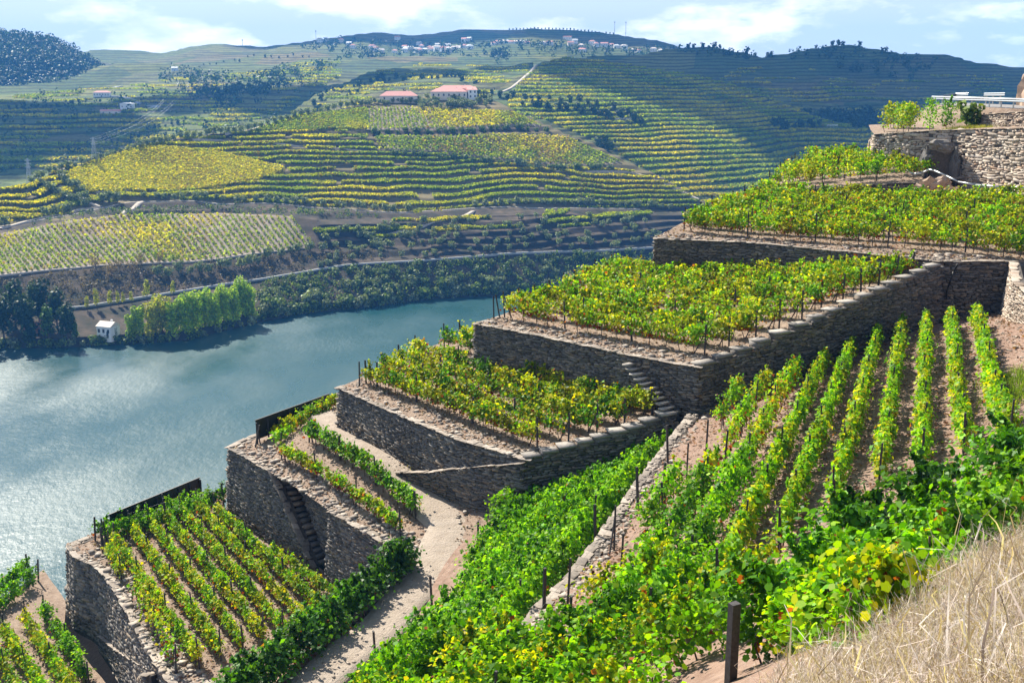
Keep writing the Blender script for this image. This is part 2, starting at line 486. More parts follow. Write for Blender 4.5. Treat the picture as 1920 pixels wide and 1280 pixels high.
def mat_hill(name, stops, wall, sc=1.0, band=None):
    """soil and scrub by noise; steep risers show dry-stone wall, its tone darkened for shade. band = contour terraces too far off to build one by one"""
    m, n, l, out = material(name)
    g = n.new('ShaderNodeNewGeometry'); pos = g.outputs['Position']
    a = noise(n, l, pos, 0.05 * sc, 7, 0.65); b = noise(n, l, pos, 0.011 * sc, 3)
    c = ramp(n, l, a.outputs['Fac'], stops).outputs['Color']
    sx = n.new('ShaderNodeSeparateXYZ'); l.new(g.outputs['Normal'], sx.inputs[0])
    p = principled(n, Roughness=0.95); p.inputs['Specular IOR Level'].default_value = 0.1
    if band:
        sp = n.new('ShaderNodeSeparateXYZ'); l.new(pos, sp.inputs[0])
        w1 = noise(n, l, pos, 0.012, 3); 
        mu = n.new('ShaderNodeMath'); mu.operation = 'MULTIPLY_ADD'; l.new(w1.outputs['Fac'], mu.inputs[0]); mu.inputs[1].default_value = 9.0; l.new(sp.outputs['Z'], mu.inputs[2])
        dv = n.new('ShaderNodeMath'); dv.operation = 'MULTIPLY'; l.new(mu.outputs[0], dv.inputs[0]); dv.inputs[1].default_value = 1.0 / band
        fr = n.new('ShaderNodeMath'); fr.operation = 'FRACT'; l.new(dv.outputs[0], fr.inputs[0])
        # patchwork of parcels: vine, stubble, orchard
        vo = n.new('ShaderNodeTexVoronoi'); vo.inputs['Scale'].default_value = 0.0085; 
        wv = mixc(n, l, 0.12, pos, noise(n, l, pos, 0.02, 3).outputs['Color'], 'ADD'); l.new(wv, vo.inputs['Vector'])
        vs_ = n.new('ShaderNodeSeparateColor'); l.new(vo.outputs['Color'], vs_.inputs[0])
        parcel = ramp(n, l, vs_.outputs[0], [(0.0, (0.055, 0.095, 0.03)), (0.3, (0.10, 0.145, 0.03)), (0.5, (0.18, 0.19, 0.045)), (0.68, (0.065, 0.115, 0.03)), (0.85, (0.19, 0.155, 0.07)), (1.0, (0.05, 0.08, 0.03))])
        cc = mixc(n, l, 0.35, parcel.outputs['Color'], c)
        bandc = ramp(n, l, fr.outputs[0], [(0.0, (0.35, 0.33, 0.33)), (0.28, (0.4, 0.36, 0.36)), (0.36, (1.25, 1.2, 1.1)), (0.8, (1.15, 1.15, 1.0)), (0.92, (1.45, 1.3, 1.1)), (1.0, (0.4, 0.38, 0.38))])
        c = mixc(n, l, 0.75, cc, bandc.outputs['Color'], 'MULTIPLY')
        fine = noise(n, l, pos, 0.35, 4, 0.7)
        c = mixc(n, l, 0.6, c, ramp(n, l, fine.outputs['Fac'], [(0.35, (0.4, 0.42, 0.4)), (0.65, (1.45, 1.4, 1.3))]).outputs['Color'], 'MULTIPLY')
        l.new(bump(n, l, fr.outputs[0], 0.5, 1.2), p.inputs['Normal'])
    st = ramp(n, l, sx.outputs['Z'], [(0.62, (1, 1, 1)), (0.86, (0, 0, 0))])
    c = mixc(n, l, st.outputs['Color'], c, wall)  # riser colour carries shade as well as stone
    l.new(c, p.inputs['Base Color']); l.new(p.outputs[0], out.inputs[0]); return m

M_HILL = mat_hill("hillside_soil", [(0.3, (0.10, 0.085, 0.04)), (0.5, (0.145, 0.12, 0.055)), (0.7, (0.21, 0.165, 0.09))], (0.04, 0.036, 0.034))
M_BANK = mat_hill("scrubby_bank", [(0.32, (0.022, 0.028, 0.014)), (0.48, (0.055, 0.046, 0.030)), (0.62, (0.10, 0.075, 0.052)), (0.78, (0.19, 0.14, 0.10))], (0.035, 0.032, 0.03), sc=2.2)
M_PLOT = mat_hill("stony_plot", [(0.3, (0.17, 0.13, 0.10)), (0.5, (0.27, 0.215, 0.17)), (0.7, (0.36, 0.30, 0.25))], (0.08, 0.07, 0.06), sc=1.5)
M_FAR = mat_hill("far_terraces", [(0.3, (0.035, 0.055, 0.02)), (0.5, (0.085, 0.105, 0.035)), (0.7, (0.16, 0.14, 0.075))], (0.07, 0.07, 0.05), band=4.2)

main = Loft(LINES_M, -260, 1980, 4, step=1.25, relief=2.5, rscale=70.0, terr=TERR_M, back=((10, -2), (40, -16), (120, -45)))
hm_ = main.mesh("hillside", M_HILL); hm_.materials.append(M_BANK); hm_.materials.append(M_PLOT)
_nr, _nc = main.P.shape[:2]
_px = np.broadcast_to(main.xs[:-1] + main.dx / 2, (_nr - 1, _nc - 1)); _py = np.full((_nr - 1, _nc - 1), -1.0); _n0 = len(main.PY) - 1
_py[:_n0] = (main.PY[:-1, :-1] + main.PY[1:, 1:]) / 2
_mi = np.zeros(_px.shape, np.int32); _r2 = np.interp(_px, [p[0] for p in ROAD2], [p[1] for p in ROAD2])
_mi[(_py > _r2 + 2)] = 1
for _p in (POLY_LOWER, POLY_F1, POLY_F2, POLY_F3): _mi[inpoly(_px, _py, _p)] = 2
_mi[(_px < 140) & (_py < 416) & (_py > 340)] = 0
_w = 4 * (vnoise(_px / 9, _py / 5, 3)); _mi[(np.abs(_py - np.interp(_px, [690, 890, 1020, 1030], [247, 247, 242, 242]) + _w * .3) < 4.5) & (_px > 690) & (_px < 1030)] = 1
hm_.polygons.foreach_set("material_index", _mi.ravel())
structure("hillside", hm_)

LINES_R = [   # right-hand spur behind the winery hill
    [(860, 270, 760), (1000, 290, 735), (1100, 330, 705), (1300, 420, 640), (1500, 440, 640), (1800, 440, 640)],
    [(860, 235, 800), (1000, 250, 770), (1100, 275, 760), (1300, 340, 730), (1420, 350, 735), (1500, 345, 760), (1640, 335, 800), (1800, 330, 820)],
    [(860, 215, 850), (1000, 195, 860), (1150, 200, 850), (1300, 245, 830), (1400, 285, 820), (1500, 290, 840), (1640, 280, 880), (1800, 280, 900)],
    [(860, 205, 870), (940, 180, 900), (1010, 150, 960), (1120, 150, 950), (1300, 185, 930), (1420, 235, 900), (1500, 250, 920), (1640, 250, 960), (1800, 255, 980)],
    [(860, 200, 900), (940, 162, 960), (1010, 116, 1080), (1060, 106, 1120), (1120, 110, 1120), (1200, 128, 1100), (1300, 142, 1080), (1400, 165, 1060), (1500, 208, 1020), (1560, 228, 1000), (1640, 240, 1010), (1800, 248, 1030)]]
TERR_R = terracer(lambda px, py: np.ones(np.broadcast(px, py).shape), 3.0, riser=0.34, warp=0.7, wscale=60.0, seed=23)
spur = Loft(LINES_R, 860, 2120, 5, step=1.3, relief=5.0, rscale=120.0, terr=TERR_R, back=((15, -4), (120, -60)), seed=9)
structure("hillside", spur.mesh("hillside", M_FAR))

LINES_R2 = [
    [(1100, 230, 1130), (1300, 250, 1120), (1500, 300, 1080), (1700, 350, 1060), (1950, 380, 1060), (2300, 390, 1060)],
    [(1100, 170, 1250), (1300, 190, 1230), (1500, 215, 1220), (1700, 240, 1210), (1950, 260, 1200), (2300, 270, 1200)],
    [(1100, 130, 1380), (1300, 140, 1350), (1500, 155, 1330), (1700, 170, 1330), (1950, 185, 1330), (2300, 195, 1330)],
    [(1100, 108, 1500), (1200, 100, 1520), (1280, 92, 1520), (1340, 88, 1510), (1430, 96, 1500), (1530, 92, 1500), (1580, 88, 1500), (1650, 89, 1500), (1700, 96, 1490), (1760, 108, 1480), (1830, 121, 1480), (1900, 130, 1480), (2000, 137, 1480), (2300, 150, 1480)]]
ridge_r = Loft(LINES_R2, 1100, 2300, 6, step=1.6, relief=22.0, rscale=170.0, terr=terracer(lambda px, py: np.ones(np.broadcast(px, py).shape), 4.0, riser=0.35, warp=0.8, wscale=80.0, seed=5), back=((25, -6), (200, -80)), seed=4)
structure("hillside", ridge_r.mesh("hillside", M_FAR))

LINES_V = [   # left valley and the village ridge behind
    [(-400, 430, 720), (0, 365, 740), (200, 335, 790), (400, 285, 860), (700, 235, 960), (1000, 230, 1040), (1500, 250, 1100)],
    [(-400, 290, 930), (0, 262, 960), (200, 240, 1000), (400, 215, 1080), (700, 185, 1160), (1000, 175, 1200), (1500, 190, 1250)],
    [(-400, 210, 1200), (0, 200, 1200), (300, 168, 1300), (650, 150, 1380), (850, 145, 1400), (1000, 135, 1450), (1500, 150, 1500)],
    [(-400, 160, 1600), (0, 150, 1600), (300, 125, 1700), (650, 112, 1750), (1000, 105, 1780), (1250, 115, 1780), (1500, 130, 1780)],
    [(-400, 125, 2100), (170, 97, 2150), (240, 99, 2150), (300, 104, 2150), (350, 94, 2150), (400, 89, 2150), (500, 90, 2150), (560, 85, 2150), (640, 75, 2180), (700, 68, 2200), (770, 63, 2200), (900, 58, 2200), (1000, 57, 2200), (1100, 63, 2200), (1160, 71, 2200), (1250, 86, 2150), (1300, 96, 2120), (1500, 125, 2100)]]
valley = Loft(LINES_V, -400, 1480, 6, step=1.5, relief=16.0, rscale=190.0, terr=terracer(lambda px, py: np.ones(np.broadcast(px, py).shape), 4.0, riser=0.35, warp=0.8, wscale=80.0, seed=31), back=((40, -8), (300, -90)), seed=2)
structure("hillside", valley.mesh("hillside", M_FAR))

LINES_V2 = [   # spur running up behind the winery towards the village
    [(300, 330, 780), (450, 300, 800), (650, 235, 850), (800, 215, 880), (1000, 215, 900)],
    [(300, 300, 800), (450, 262, 850), (560, 225, 930), (650, 190, 1000), (760, 172, 1000), (860, 165, 1000), (1000, 165, 1000)],
    [(300, 275, 815), (420, 243, 880), (520, 215, 960), (600, 180, 1080), (660, 150, 1180), (720, 132, 1260), (800, 114, 1360), (860, 120, 1350), (930, 126, 1300), (1000, 118, 1250)]]
spur2 = Loft(LINES_V2, 300, 1000, 5, step=1.4, relief=10.0, rscale=110.0, terr=terracer(lambda px, py: np.ones(np.broadcast(px, py).shape), 3.6, riser=0.35, warp=0.8, wscale=70.0, seed=61), back=((20, -5), (160, -60)), seed=12)
structure("hillside", spur2.mesh("hillside", M_FAR))
LINES_W = [   # wooded hill on the left; its foot runs in under the valley slope
    [(-500, 215, 1440), (0, 182, 1480), (120, 166, 1540), (200, 157, 1600), (300, 150, 1680), (360, 148, 1720)],
    [(-500, 130, 1600), (0, 110, 1600), (120, 120, 1620), (200, 138, 1660), (300, 142, 1720), (360, 143, 1750)],
    [(-500, 45, 1850), (-200, 40, 1850), (-80, 42, 1850), (0, 56, 1830), (60, 66, 1810), (100, 80, 1790), (140, 97, 1770), (170, 110, 1760), (200, 122, 1750), (260, 133, 1750), (360, 140, 1770)]]
wooded = Loft(LINES_W, -500, 340, 8, step=3, relief=8.0, rscale=120.0, back=((40, -8), (300, -120)), seed=8)
M_FLOOR = mat_simple("forest_floor", (0.035, 0.05, 0.02), 0.95, 0.4, 0.05)
structure("hillside", wooded.mesh("hillside", M_FLOOR))

# ------------------------------------------------------------------ river
def mat_water():
    m, n, l, out = material("river_water")
    g = n.new('ShaderNodeNewGeometry'); pos = g.outputs['Position']
    mp_ = n.new('ShaderNodeMapping'); mp_.inputs['Rotation'].default_value = (0, 0, 0.5); mp_.inputs['Scale'].default_value = (1.0, 0.55, 1.0)
    l.new(pos, mp_.inputs['Vector'])
    w1 = noise(n, l, mp_.outputs['Vector'], 0.55, 3, 0.6); w2 = noise(n, l, mp_.outputs['Vector'], 2.3, 2, 0.5)
    calm = noise(n, l, pos, 0.012, 3, 0.5)
    cf = ramp(n, l, calm.outputs['Fac'], [(0.42, (0.35, 0.35, 0.35)), (0.6, (1, 1, 1))])
    ad = n.new('ShaderNodeMath'); ad.operation = 'MULTIPLY_ADD'; l.new(w2.outputs['Fac'], ad.inputs[0]); ad.inputs[1].default_value = 0.12; l.new(w1.outputs['Fac'], ad.inputs[2])
    hm = n.new('ShaderNodeMath'); hm.operation = 'MULTIPLY'; l.new(ad.outputs[0], hm.inputs[0]); l.new(cf.outputs['Color'], hm.inputs[1])
    p = principled(n, Roughness=0.40, IOR=1.33)
    rr = ramp(n, l, noise(n, l, mp_.outputs['Vector'], 0.02, 4, 0.55).outputs['Fac'], [(0.36, (0.20, 0.20, 0.20)), (0.6, (0.42, 0.42, 0.42))]); l.new(rr.outputs['Color'], p.inputs['Roughness'])
    p.inputs['Base Color'].default_value = (0.012, 0.058, 0.062, 1)
    p.inputs['Specular IOR Level'].default_value = 0.5
    l.new(bump(n, l, hm.outputs[0], 1.0, 0.22), p.inputs['Normal'])
    l.new(p.outputs[0], out.inputs[0]); return m
M_WATER = mat_water()
structure("river", new_mesh("river", [(-1500, -600, 0), (900, -600, 0), (900, 640, 0), (-1500, 640, 0)], [(0, 1, 2, 3)], mats=(M_WATER,)))

# ------------------------------------------------------------------ foliage builders
def frames(n, bias, spread):
    """random leaf planes: unit normals biased along `bias`"""
    v = rng.normal(size=(n, 3)) * spread + bias
    v /= np.linalg.norm(v, axis=1, keepdims=True) + 1e-9
    r = rng.normal(size=(n, 3)); a = np.cross(v, r); a /= np.linalg.norm(a, axis=1, keepdims=True) + 1e-9
    return v, a, np.cross(v, a)
LOBED = np.array([(0, -0.34), (0.20, -0.46), (0.42, -0.28), (0.40, -0.06), (0.52, 0.14), (0.34, 0.26), (0.20, 0.42), (0.0, 0.54), (-0.20, 0.42), (-0.34, 0.26), (-0.52, 0.14), (-0.40, -0.06), (-0.42, -0.28), (-0.20, -0.46)])
def leaves(c, size, bias, spread, cols, lobed=False):
    n = len(c); nv, a, b = frames(n, bias, spread)
    size = np.broadcast_to(size, (n,))[:, None]
    if lobed:
        k = len(LOBED); x = LOBED[:, 0]; y = LOBED[:, 1]; zc = -0.35 * (x ** 2 + y ** 2) + 0.10
        v = c[:, None] + size[:, None] * (b[:, None] * x[None, :, None] + a[:, None] * y[None, :, None] + nv[:, None] * zc[None, :, None])
    else:
        k = 4; w = 0.40 + 0.12 * rng.random((n, 1)); fold = (rng.random((n, 1)) - 0.3) * 0.35
        v = np.stack([c - a * 0.5 * size, c + b * w * size + nv * fold * size, c + a * 0.55 * size, c - b * w * size + nv * fold * size], 1)
    return v.reshape(-1, 3), k, np.repeat(cols, k, 0)
def palette(n, stops, jit=0.18):
    s = np.array(stops, float); i = rng.random(n) * (len(s) - 1); k = i.astype(int); f = (i - k)[:, None]
    c = s[k] * (1 - f) + s[np.minimum(k + 1, len(s) - 1)] * f
    return np.clip(c * (1 + jit * rng.normal(size=(n, 1))), 0.003, 0.9)

def crown_mesh(name, w, h, base, n, size, stops, lobes=9, top=0.0, mat=None):
    """leaf faces around several uneven lobes; base = height of the crown's underside"""
    lc = []
    for i in range(lobes):
        f = (i + 0.5) / lobes
        zz = base + h * (0.12 + 0.76 * f)
        rr = w * 0.5 * math.sin(math.pi * min(1, 0.2 + 0.75 * (1 - abs(f - 0.42) * 1.2))) * (1 - top * f) * 0.62
        an = i * 2.4 + random.random()
        lc.append((rr * math.cos(an) * random.uniform(.5, 1), rr * math.sin(an) * random.uniform(.5, 1), zz, w * random.uniform(.2, .33) * (1 - top * f * 0.8), h * random.uniform(.14, .22)))
    lc = np.array(lc); k = rng.integers(0, lobes, n)
    d = rng.normal(size=(n, 3)); d /= np.linalg.norm(d, axis=1, keepdims=True)
    rad = 0.55 + 0.5 * rng.random((n, 1)) ** 0.5
    c = lc[k, :3] + d * rad * np.stack([lc[k, 3], lc[k, 3], lc[k, 4]], -1)
    lobe_tint = 1 + 0.22 * rng.normal(size=(lobes, 1))
    cols = np.clip(palette(n, stops) * lobe_tint[k], 0.004, 0.9)
    v, kk, cc = leaves(c, size * (0.7 + 0.6 * rng.random(n)), d * 0.9 + np.array([0, 0, 0.35]), 0.6, cols)
    return new_mesh(name, v, k=kk, cols=cc, mats=(mat or M_CROWN,))
def trunk_mesh(name, h, r, forks=3, spread=0.35):
    b = MB(); b.bar((0, 0, -0.6), (0, 0, h * 0.6), r, 7, r * 0.75)
    for i in range(forks):
        an = i * 6.28 / forks + 0.4
        b.bar((0, 0, h * 0.52), (math.cos(an) * h * spread, math.sin(an) * h * spread, h * 1.15), r * 0.6, 5, r * 0.25)
    return b.mesh(name, M_BARK)
OLIVE = [(0.10, 0.14, 0.06), (0.19, 0.235, 0.12), (0.28, 0.32, 0.18)]
SCRUB = [(0.04, 0.085, 0.02), (0.10, 0.16, 0.035), (0.20, 0.25, 0.05)]
DARKT = [(0.012, 0.03, 0.012), (0.03, 0.06, 0.02), (0.055, 0.09, 0.03)]
LIME = [(0.14, 0.30, 0.012), (0.27, 0.42, 0.015), (0.45, 0.52, 0.02)]
GOLD = [(0.25, 0.34, 0.02), (0.42, 0.46, 0.025), (0.58, 0.50, 0.03)]
KIND = {
    'olive_tree': ([crown_mesh("crown", 4.6, 3.4, 1.0, 170, 0.85, OLIVE, 7) for _ in range(4)], [trunk_mesh("trunk", 1.6, 0.22)]),
    'shrub': ([crown_mesh("crown", 4.4, 3.4, -0.3, 210, 0.8, SCRUB, 8) for _ in range(5)], [trunk_mesh("trunk", 1.0, 0.16)]),
    'grey_shrub': ([crown_mesh("crown", 4.4, 3.4, -0.3, 210, 0.75, OLIVE, 8) for _ in range(3)], [trunk_mesh("trunk", 1.0, 0.16)]),
    'broadleaf_tree': ([crown_mesh("crown", 10.5, 14, 2.5, 900, 1.15, DARKT, 14, 0.25) for _ in range(3)], [trunk_mesh("trunk", 6.0, 0.4)]),
    'green_tree': ([crown_mesh("crown", 7.5, 13, 2.0, 700, 1.0, [(0.03, 0.08, 0.015), (0.07, 0.14, 0.02), (0.13, 0.22, 0.03)], 12, 0.4) for _ in range(2)], [trunk_mesh("trunk", 6.0, 0.35)]),
    'poplar_tree': ([crown_mesh("crown", 10.0, 17.5, 0.3, 1900, 1.0, LIME, 20, 0.12, M_LEAF) for _ in range(4)], [trunk_mesh("trunk", 7.0, 0.3, 4, 0.15)]),
    'gold_poplar': ([crown_mesh("crown", 10.0, 17.5, 0.3, 1900, 1.0, GOLD, 20, 0.12, M_LEAF) for _ in range(2)], [trunk_mesh("trunk", 7.0, 0.3, 4, 0.15)]),
    'young_tree': ([crown_mesh("crown", 3.4, 6.0, 1.8, 240, 0.6, GOLD, 8, 0.5) for _ in range(3)], [trunk_mesh("trunk", 3.0, 0.12)]),
    'bare_tree': ([crown_mesh("crown", 5.6, 4.5, 1.0, 230, 0.5, [(0.16, 0.11, 0.06), (0.26, 0.20, 0.10)], 8) for _ in range(2)], [trunk_mesh("trunk", 2.4, 0.14, 5, 0.5)]),
    'far_tree': ([crown_mesh("crown", 8.0, 8.5, 0.2, 110, 2.0, DARKT, 7) for _ in range(4)], [trunk_mesh("trunk", 3.0, 0.35)]),
    'cypress': ([crown_mesh("crown", 1.9, 7.5, 0.3, 140, 0.7, DARKT, 9, 0.6) for _ in range(2)], [trunk_mesh("trunk", 2.0, 0.12)]),
}
def tree(kind, P, s, label, category='tree', group=None, name=None, sz=1.0):
    crowns, trunks = KIND[kind]
    nm = name or {'gold_poplar': 'poplar_tree', 'grey_shrub': 'shrub', 'green_tree': 'broadleaf_tree', 'far_tree': 'broadleaf_tree', 'cypress': 'cypress_tree'}.get(kind, kind)
    o = thing(nm, label, category, group, P, random.uniform(0, 6.28)); o.scale = (s, s, s * sz)
    link("trunk", random.choice(trunks), o); link("crown", random.choice(crowns), o)
    return o
def tree_on(loft, kind, px, py, s, label, category='tree', group=None, sz=1.0, name=None):
    p = loft.eval([px], [py])[0]; return tree(kind, (p[0], p[1], p[2] - 0.15), s, label, category, group, name, sz)
def along(pts, n):
    a = np.array(pts, float); d = np.r_[0, np.cumsum(np.linalg.norm(np.diff(a[:, :2], axis=0), axis=1))]
    s = np.linspace(0, d[-1], n); return np.stack([np.interp(s, d, a[:, 0]), np.interp(s, d, a[:, 1])], -1)

# ------------------------------------------------------------------ tracks on the far bank
def ribbon(name, loft, pts, width, mat, lift=0.35, n=60, kind='structure', curb=0.0):
    q = along(pts, n); P = loft.eval(q[:, 0], q[:, 1])
    P[:, 2] = np.convolve(np.pad(P[:, 2], 2, mode='edge'), np.ones(5) / 5, 'valid') + lift
    d = np.gradient(P[:, :2], axis=0); d /= np.linalg.norm(d, axis=1, keepdims=True); nn = np.stack([-d[:, 1], d[:, 0]], -1)
    A = P.copy(); A[:, :2] += nn * width / 2; B = P.copy(); B[:, :2] -= nn * width / 2
    C = A.copy(); C[:, 2] -= 1.6; D = B.copy(); D[:, 2] -= 1.6
    V = np.concatenate([A, B, C, D]); i = np.arange(n - 1)
    f = np.concatenate([np.stack([i, i + 1, n + i + 1, n + i], -1), np.stack([2 * n + i, 2 * n + i + 1, i + 1, i], -1), np.stack([n + i, n + i + 1, 3 * n + i + 1, 3 * n + i], -1)])
    return link(name, new_mesh(name, V, f, mats=(mat,)), kind=kind)
ribbon("riverside_road", main, [(p[0], p[1] - 1) for p in ROAD1], 1.3, M_PARAPET, 0.4, 160)
ribbon("track", main, [(p[0], p[1] + 1) for p in ROAD2 if p[0] <= 1250], 1.7, M_TRACK, 0.3, 140)
ribbon("track", main, [(-60, 526), (0, 519), (100, 508), (200, 499), (330, 489), (450, 478), (590, 466), (610, 463)], 1.5, M_TRACK, 0.3, 80)
ribbon("track", main, [(270, 376), (255, 387), (232, 400), (215, 406)], 3.2, M_TRACK, 0.4, 24)
ribbon("track", main, [(0, 434), (60, 416), (110, 402), (150, 390), (190, 386)], 2.6, M_TRACK, 0.5, 30)
ribbon("track", main, [(190, 386), (150, 376), (118, 352), (100, 335), (105, 318), (125, 312), (180, 302), (260, 275)], 2.6, M_TRACK, 0.4, 50)
ribbon("track", main, [(420, 247), (470, 241), (520, 229), (570, 217), (620, 207), (652, 204)], 3.4, M_TRACK, 0.5, 30)
ribbon("track", main, [(692, 204), (691, 225), (690, 244)], 2.2, M_TRACK, 0.4, 14)
ribbon("track", main, [(360, 258), (480, 262), (600, 272), (700, 278)], 2.4, M_TRACK, 0.4, 40)
ribbon("track", main, [(180, 361), (260, 357), (350, 352), (420, 346)], 1.8, M_TRACK, 0.4, 30)
ribbon("track", main, [(895, 392), (880, 402), (860, 409), (800, 422), (740, 434), (690, 447)], 2.4, M_TRACK, 0.4, 30)
ribbon("track", main, [(1040, 318), (1130, 322), (1180, 322), (1230, 336), (1270, 356), (1310, 376)], 2.6, M_TRACK, 0.4, 30)
ribbon("track", spur, [(938, 172), (960, 163), (980, 148), (995, 132), (1006, 118)], 3.0, M_TRACK, 0.8, 24)
ribbon("track", spur, [(1180, 322), (1215, 330), (1260, 350)], 3.0, M_TRACK, 0.8, 12)
ribbon("track", valley, [(190, 178), (215, 182), (240, 184), (262, 196), (256, 200)], 5.5, M_PARAPET, 1.2, 20)
ribbon("track", valley, [(258, 213), (280, 209), (296, 205), (280, 203)], 5.5, M_PARAPET, 1.2, 16)
ribbon("track", valley, [(200, 165), (220, 160), (228, 157)], 4.5, M_PARAPET, 1.2, 10)

# ------------------------------------------------------------------ far vines
M_FVINE = mat_leaf("far_vine", trans=0.5, gloss=0.6)
VINE_Y = [(0.26, 0.30, 0.012), (0.43, 0.42, 0.014), (0.60, 0.49, 0.018)]
VINE_G = [(0.12, 0.20, 0.012), (0.22, 0.30, 0.014), (0.33, 0.38, 0.02)]
VINE_O = [(0.16, 0.15, 0.03), (0.26, 0.18, 0.04), (0.30, 0.22, 0.06)]
def vine_clumps(P, per, size, cols, hgt=1.1):
    c = np.repeat(P, per, 0); n = len(c)
    c = c + np.stack([rng.normal(size=n) * size * 0.45, rng.normal(size=n) * size * 0.3, 0.25 + rng.random(n) * hgt], -1)
    return leaves(c, size * (0.6 + 0.7 * rng.random(n)), np.array([0, -0.25, 0.6]), 0.6, np.repeat(cols, per, 0) * (1 + 0.15 * rng.normal(size=(n, 1))))
def tint(P, seed, sc=40.0, yb=0.0):
    """parcels ripen at different times: yellow-green to green to orange by plot"""
    a = fbm(P[:, 0] / sc, P[:, 1] / sc, seed, 3); n = len(P)
    y, g, o = palette(n, VINE_Y), palette(n, VINE_G), palette(n, VINE_O)
    w = np.clip((a + 0.12 + yb) / 0.35, 0, 1)[:, None]; c = g * (1 - w) + y * w
    k = (rng.random(n) < np.clip(0.05 + 0.5 * (fbm(P[:, 0] / 25, P[:, 1] / 25, seed + 7, 3)), 0.02, 0.35)); c[k] = o[k]
    return np.clip(c, 0.004, 0.9)

def terrace_vines(loft, terr, poly, n, rows, tol, name, label, per=2, size=1.15, skip=None, seed=1, hgt=1.0, cut=None, yb=0.0):
    xs = [p[0] for p in poly]; ys = [p[1] for p in poly]
    px = rng.uniform(min(xs), max(xs), n); py = rng.uniform(min(ys), max(ys), n)
    jx = px + 26 * vnoise(px / 30, py / 14, 5) + 8 * rng.normal(size=n); jy = py + 7 * vnoise(px / 24 + 9, py / 10, 6)
    k = inpoly(jx if poly is POLY_YELLOW else px, jy if poly is POLY_YELLOW else py, poly)
    for q in (skip or []): k &= ~inpoly(jx, jy, q)
    px, py = px[k], py[k]
    B = loft.base(px, py)
    if loft.relief:
        w = np.clip((B[:, 2] - 4) / 20, 0, 1); B[:, 2] += loft.relief * w * fbm(B[:, 0] / loft.rscale, B[:, 1] / loft.rscale, loft.seed)
    fr, lev = terr.frac(B); k = np.zeros(len(B), bool)
    for r in rows: k |= np.abs(fr - r) < tol
    if cut is not None: k &= fbm(B[:, 0] / cut[0], B[:, 1] / cut[0] + lev * 7.3, 77, 2) < cut[1]
    P = loft.eval(px[k], py[k])
    v, kk, cc = vine_clumps(P, per, size, tint(P, seed, 40.0, yb), hgt)
    return link(name, new_mesh(name, v, k=kk, cols=cc, mats=(M_FVINE,)), kind='stuff', label=label, category='vines')
TPOLY = [(-60, 430), (-60, 380), (0, 360), (60, 348), (110, 315), (180, 303), (270, 273), (330, 258), (470, 243), (690, 247), (705, 280), (830, 285), (960, 303), (1120, 315), (1180, 322), (1240, 338), (1320, 386), (1200, 390), (1000, 384), (880, 388), (760, 393), (640, 386), (400, 376), (270, 373), (190, 384), (60, 415)]
terrace_vines(main, TERR_M, TPOLY, 330000, (0.10, 0.30, 0.50), 0.088, "terraced_vines", "yellow-green terraced vines banding the hillside below the winery", skip=[POLY_YELLOW], seed=3, yb=0.08, size=1.2, cut=(16.0, 0.34))
terrace_vines(main, TERR_M, [(590, 440), (590, 395), (760, 400), (900, 393), (1220, 396), (1220, 412), (900, 432), (700, 446)], 60000, (0.2, 0.5), 0.08, "terraced_vines", "sparse vines on the dark terraces above the riverside road", seed=5, cut=(30.0, 0.05))
terrace_vines(main, TERR_M, POLY_YELLOW, 90000, (0.1, 0.3, 0.5, 0.7, 0.9), 0.085, "yellow_vineyard", "bright yellow vineyard on the rounded hill shoulder", seed=12, size=1.15, yb=0.8)
terrace_vines(spur, TERR_R, [(940, 262), (960, 170), (1010, 120), (1060, 108), (1300, 144), (1420, 170), (1500, 210), (1560, 230), (1640, 242), (1700, 260), (1700, 340), (1400, 360), (1330, 384), (1240, 330), (1110, 262), (1010, 225)], 330000, (0.15, 0.45), 0.10, "terraced_vines", "terraced vines on the spur right of the winery", size=1.5, seed=9, hgt=1.2)
terrace_vines(main, TERR_M, POLY_F1, 16000, (0.1, 0.35, 0.6, 0.85), 0.1, "vineyard_plot", "dull orange vineyard plot left of the stone path", seed=44, size=1.0)

terrace_vines(valley, valley.terr, [(-100, 330), (-100, 200), (150, 165), (640, 110), (640, 150), (520, 210), (330, 255), (160, 300)], 200000, (0.2, 0.5), 0.16, "terraced_vines", "patchwork of vines over the left valley slopes", size=2.0, seed=71, hgt=1.4, cut=(55.0, 0.02))
terrace_vines(spur2, spur2.terr, [(560, 222), (640, 165), (720, 134), (800, 116), (940, 128), (990, 122), (990, 180), (880, 185), (700, 200)], 90000, (0.2, 0.5), 0.16, "terraced_vines", "vines on the knolls behind the winery", size=1.7, seed=73, hgt=1.3, cut=(40.0, 0.08), yb=0.2)
terrace_vines(ridge_r, ridge_r.terr, [(1280, 180), (1400, 120), (1700, 130), (1880, 140), (1880, 220), (1500, 260)], 120000, (0.2, 0.5), 0.14, "terraced_vines", "patchy vines on the right-hand ridge", size=2.2, seed=75, hgt=1.4, cut=(70.0, 0.0))
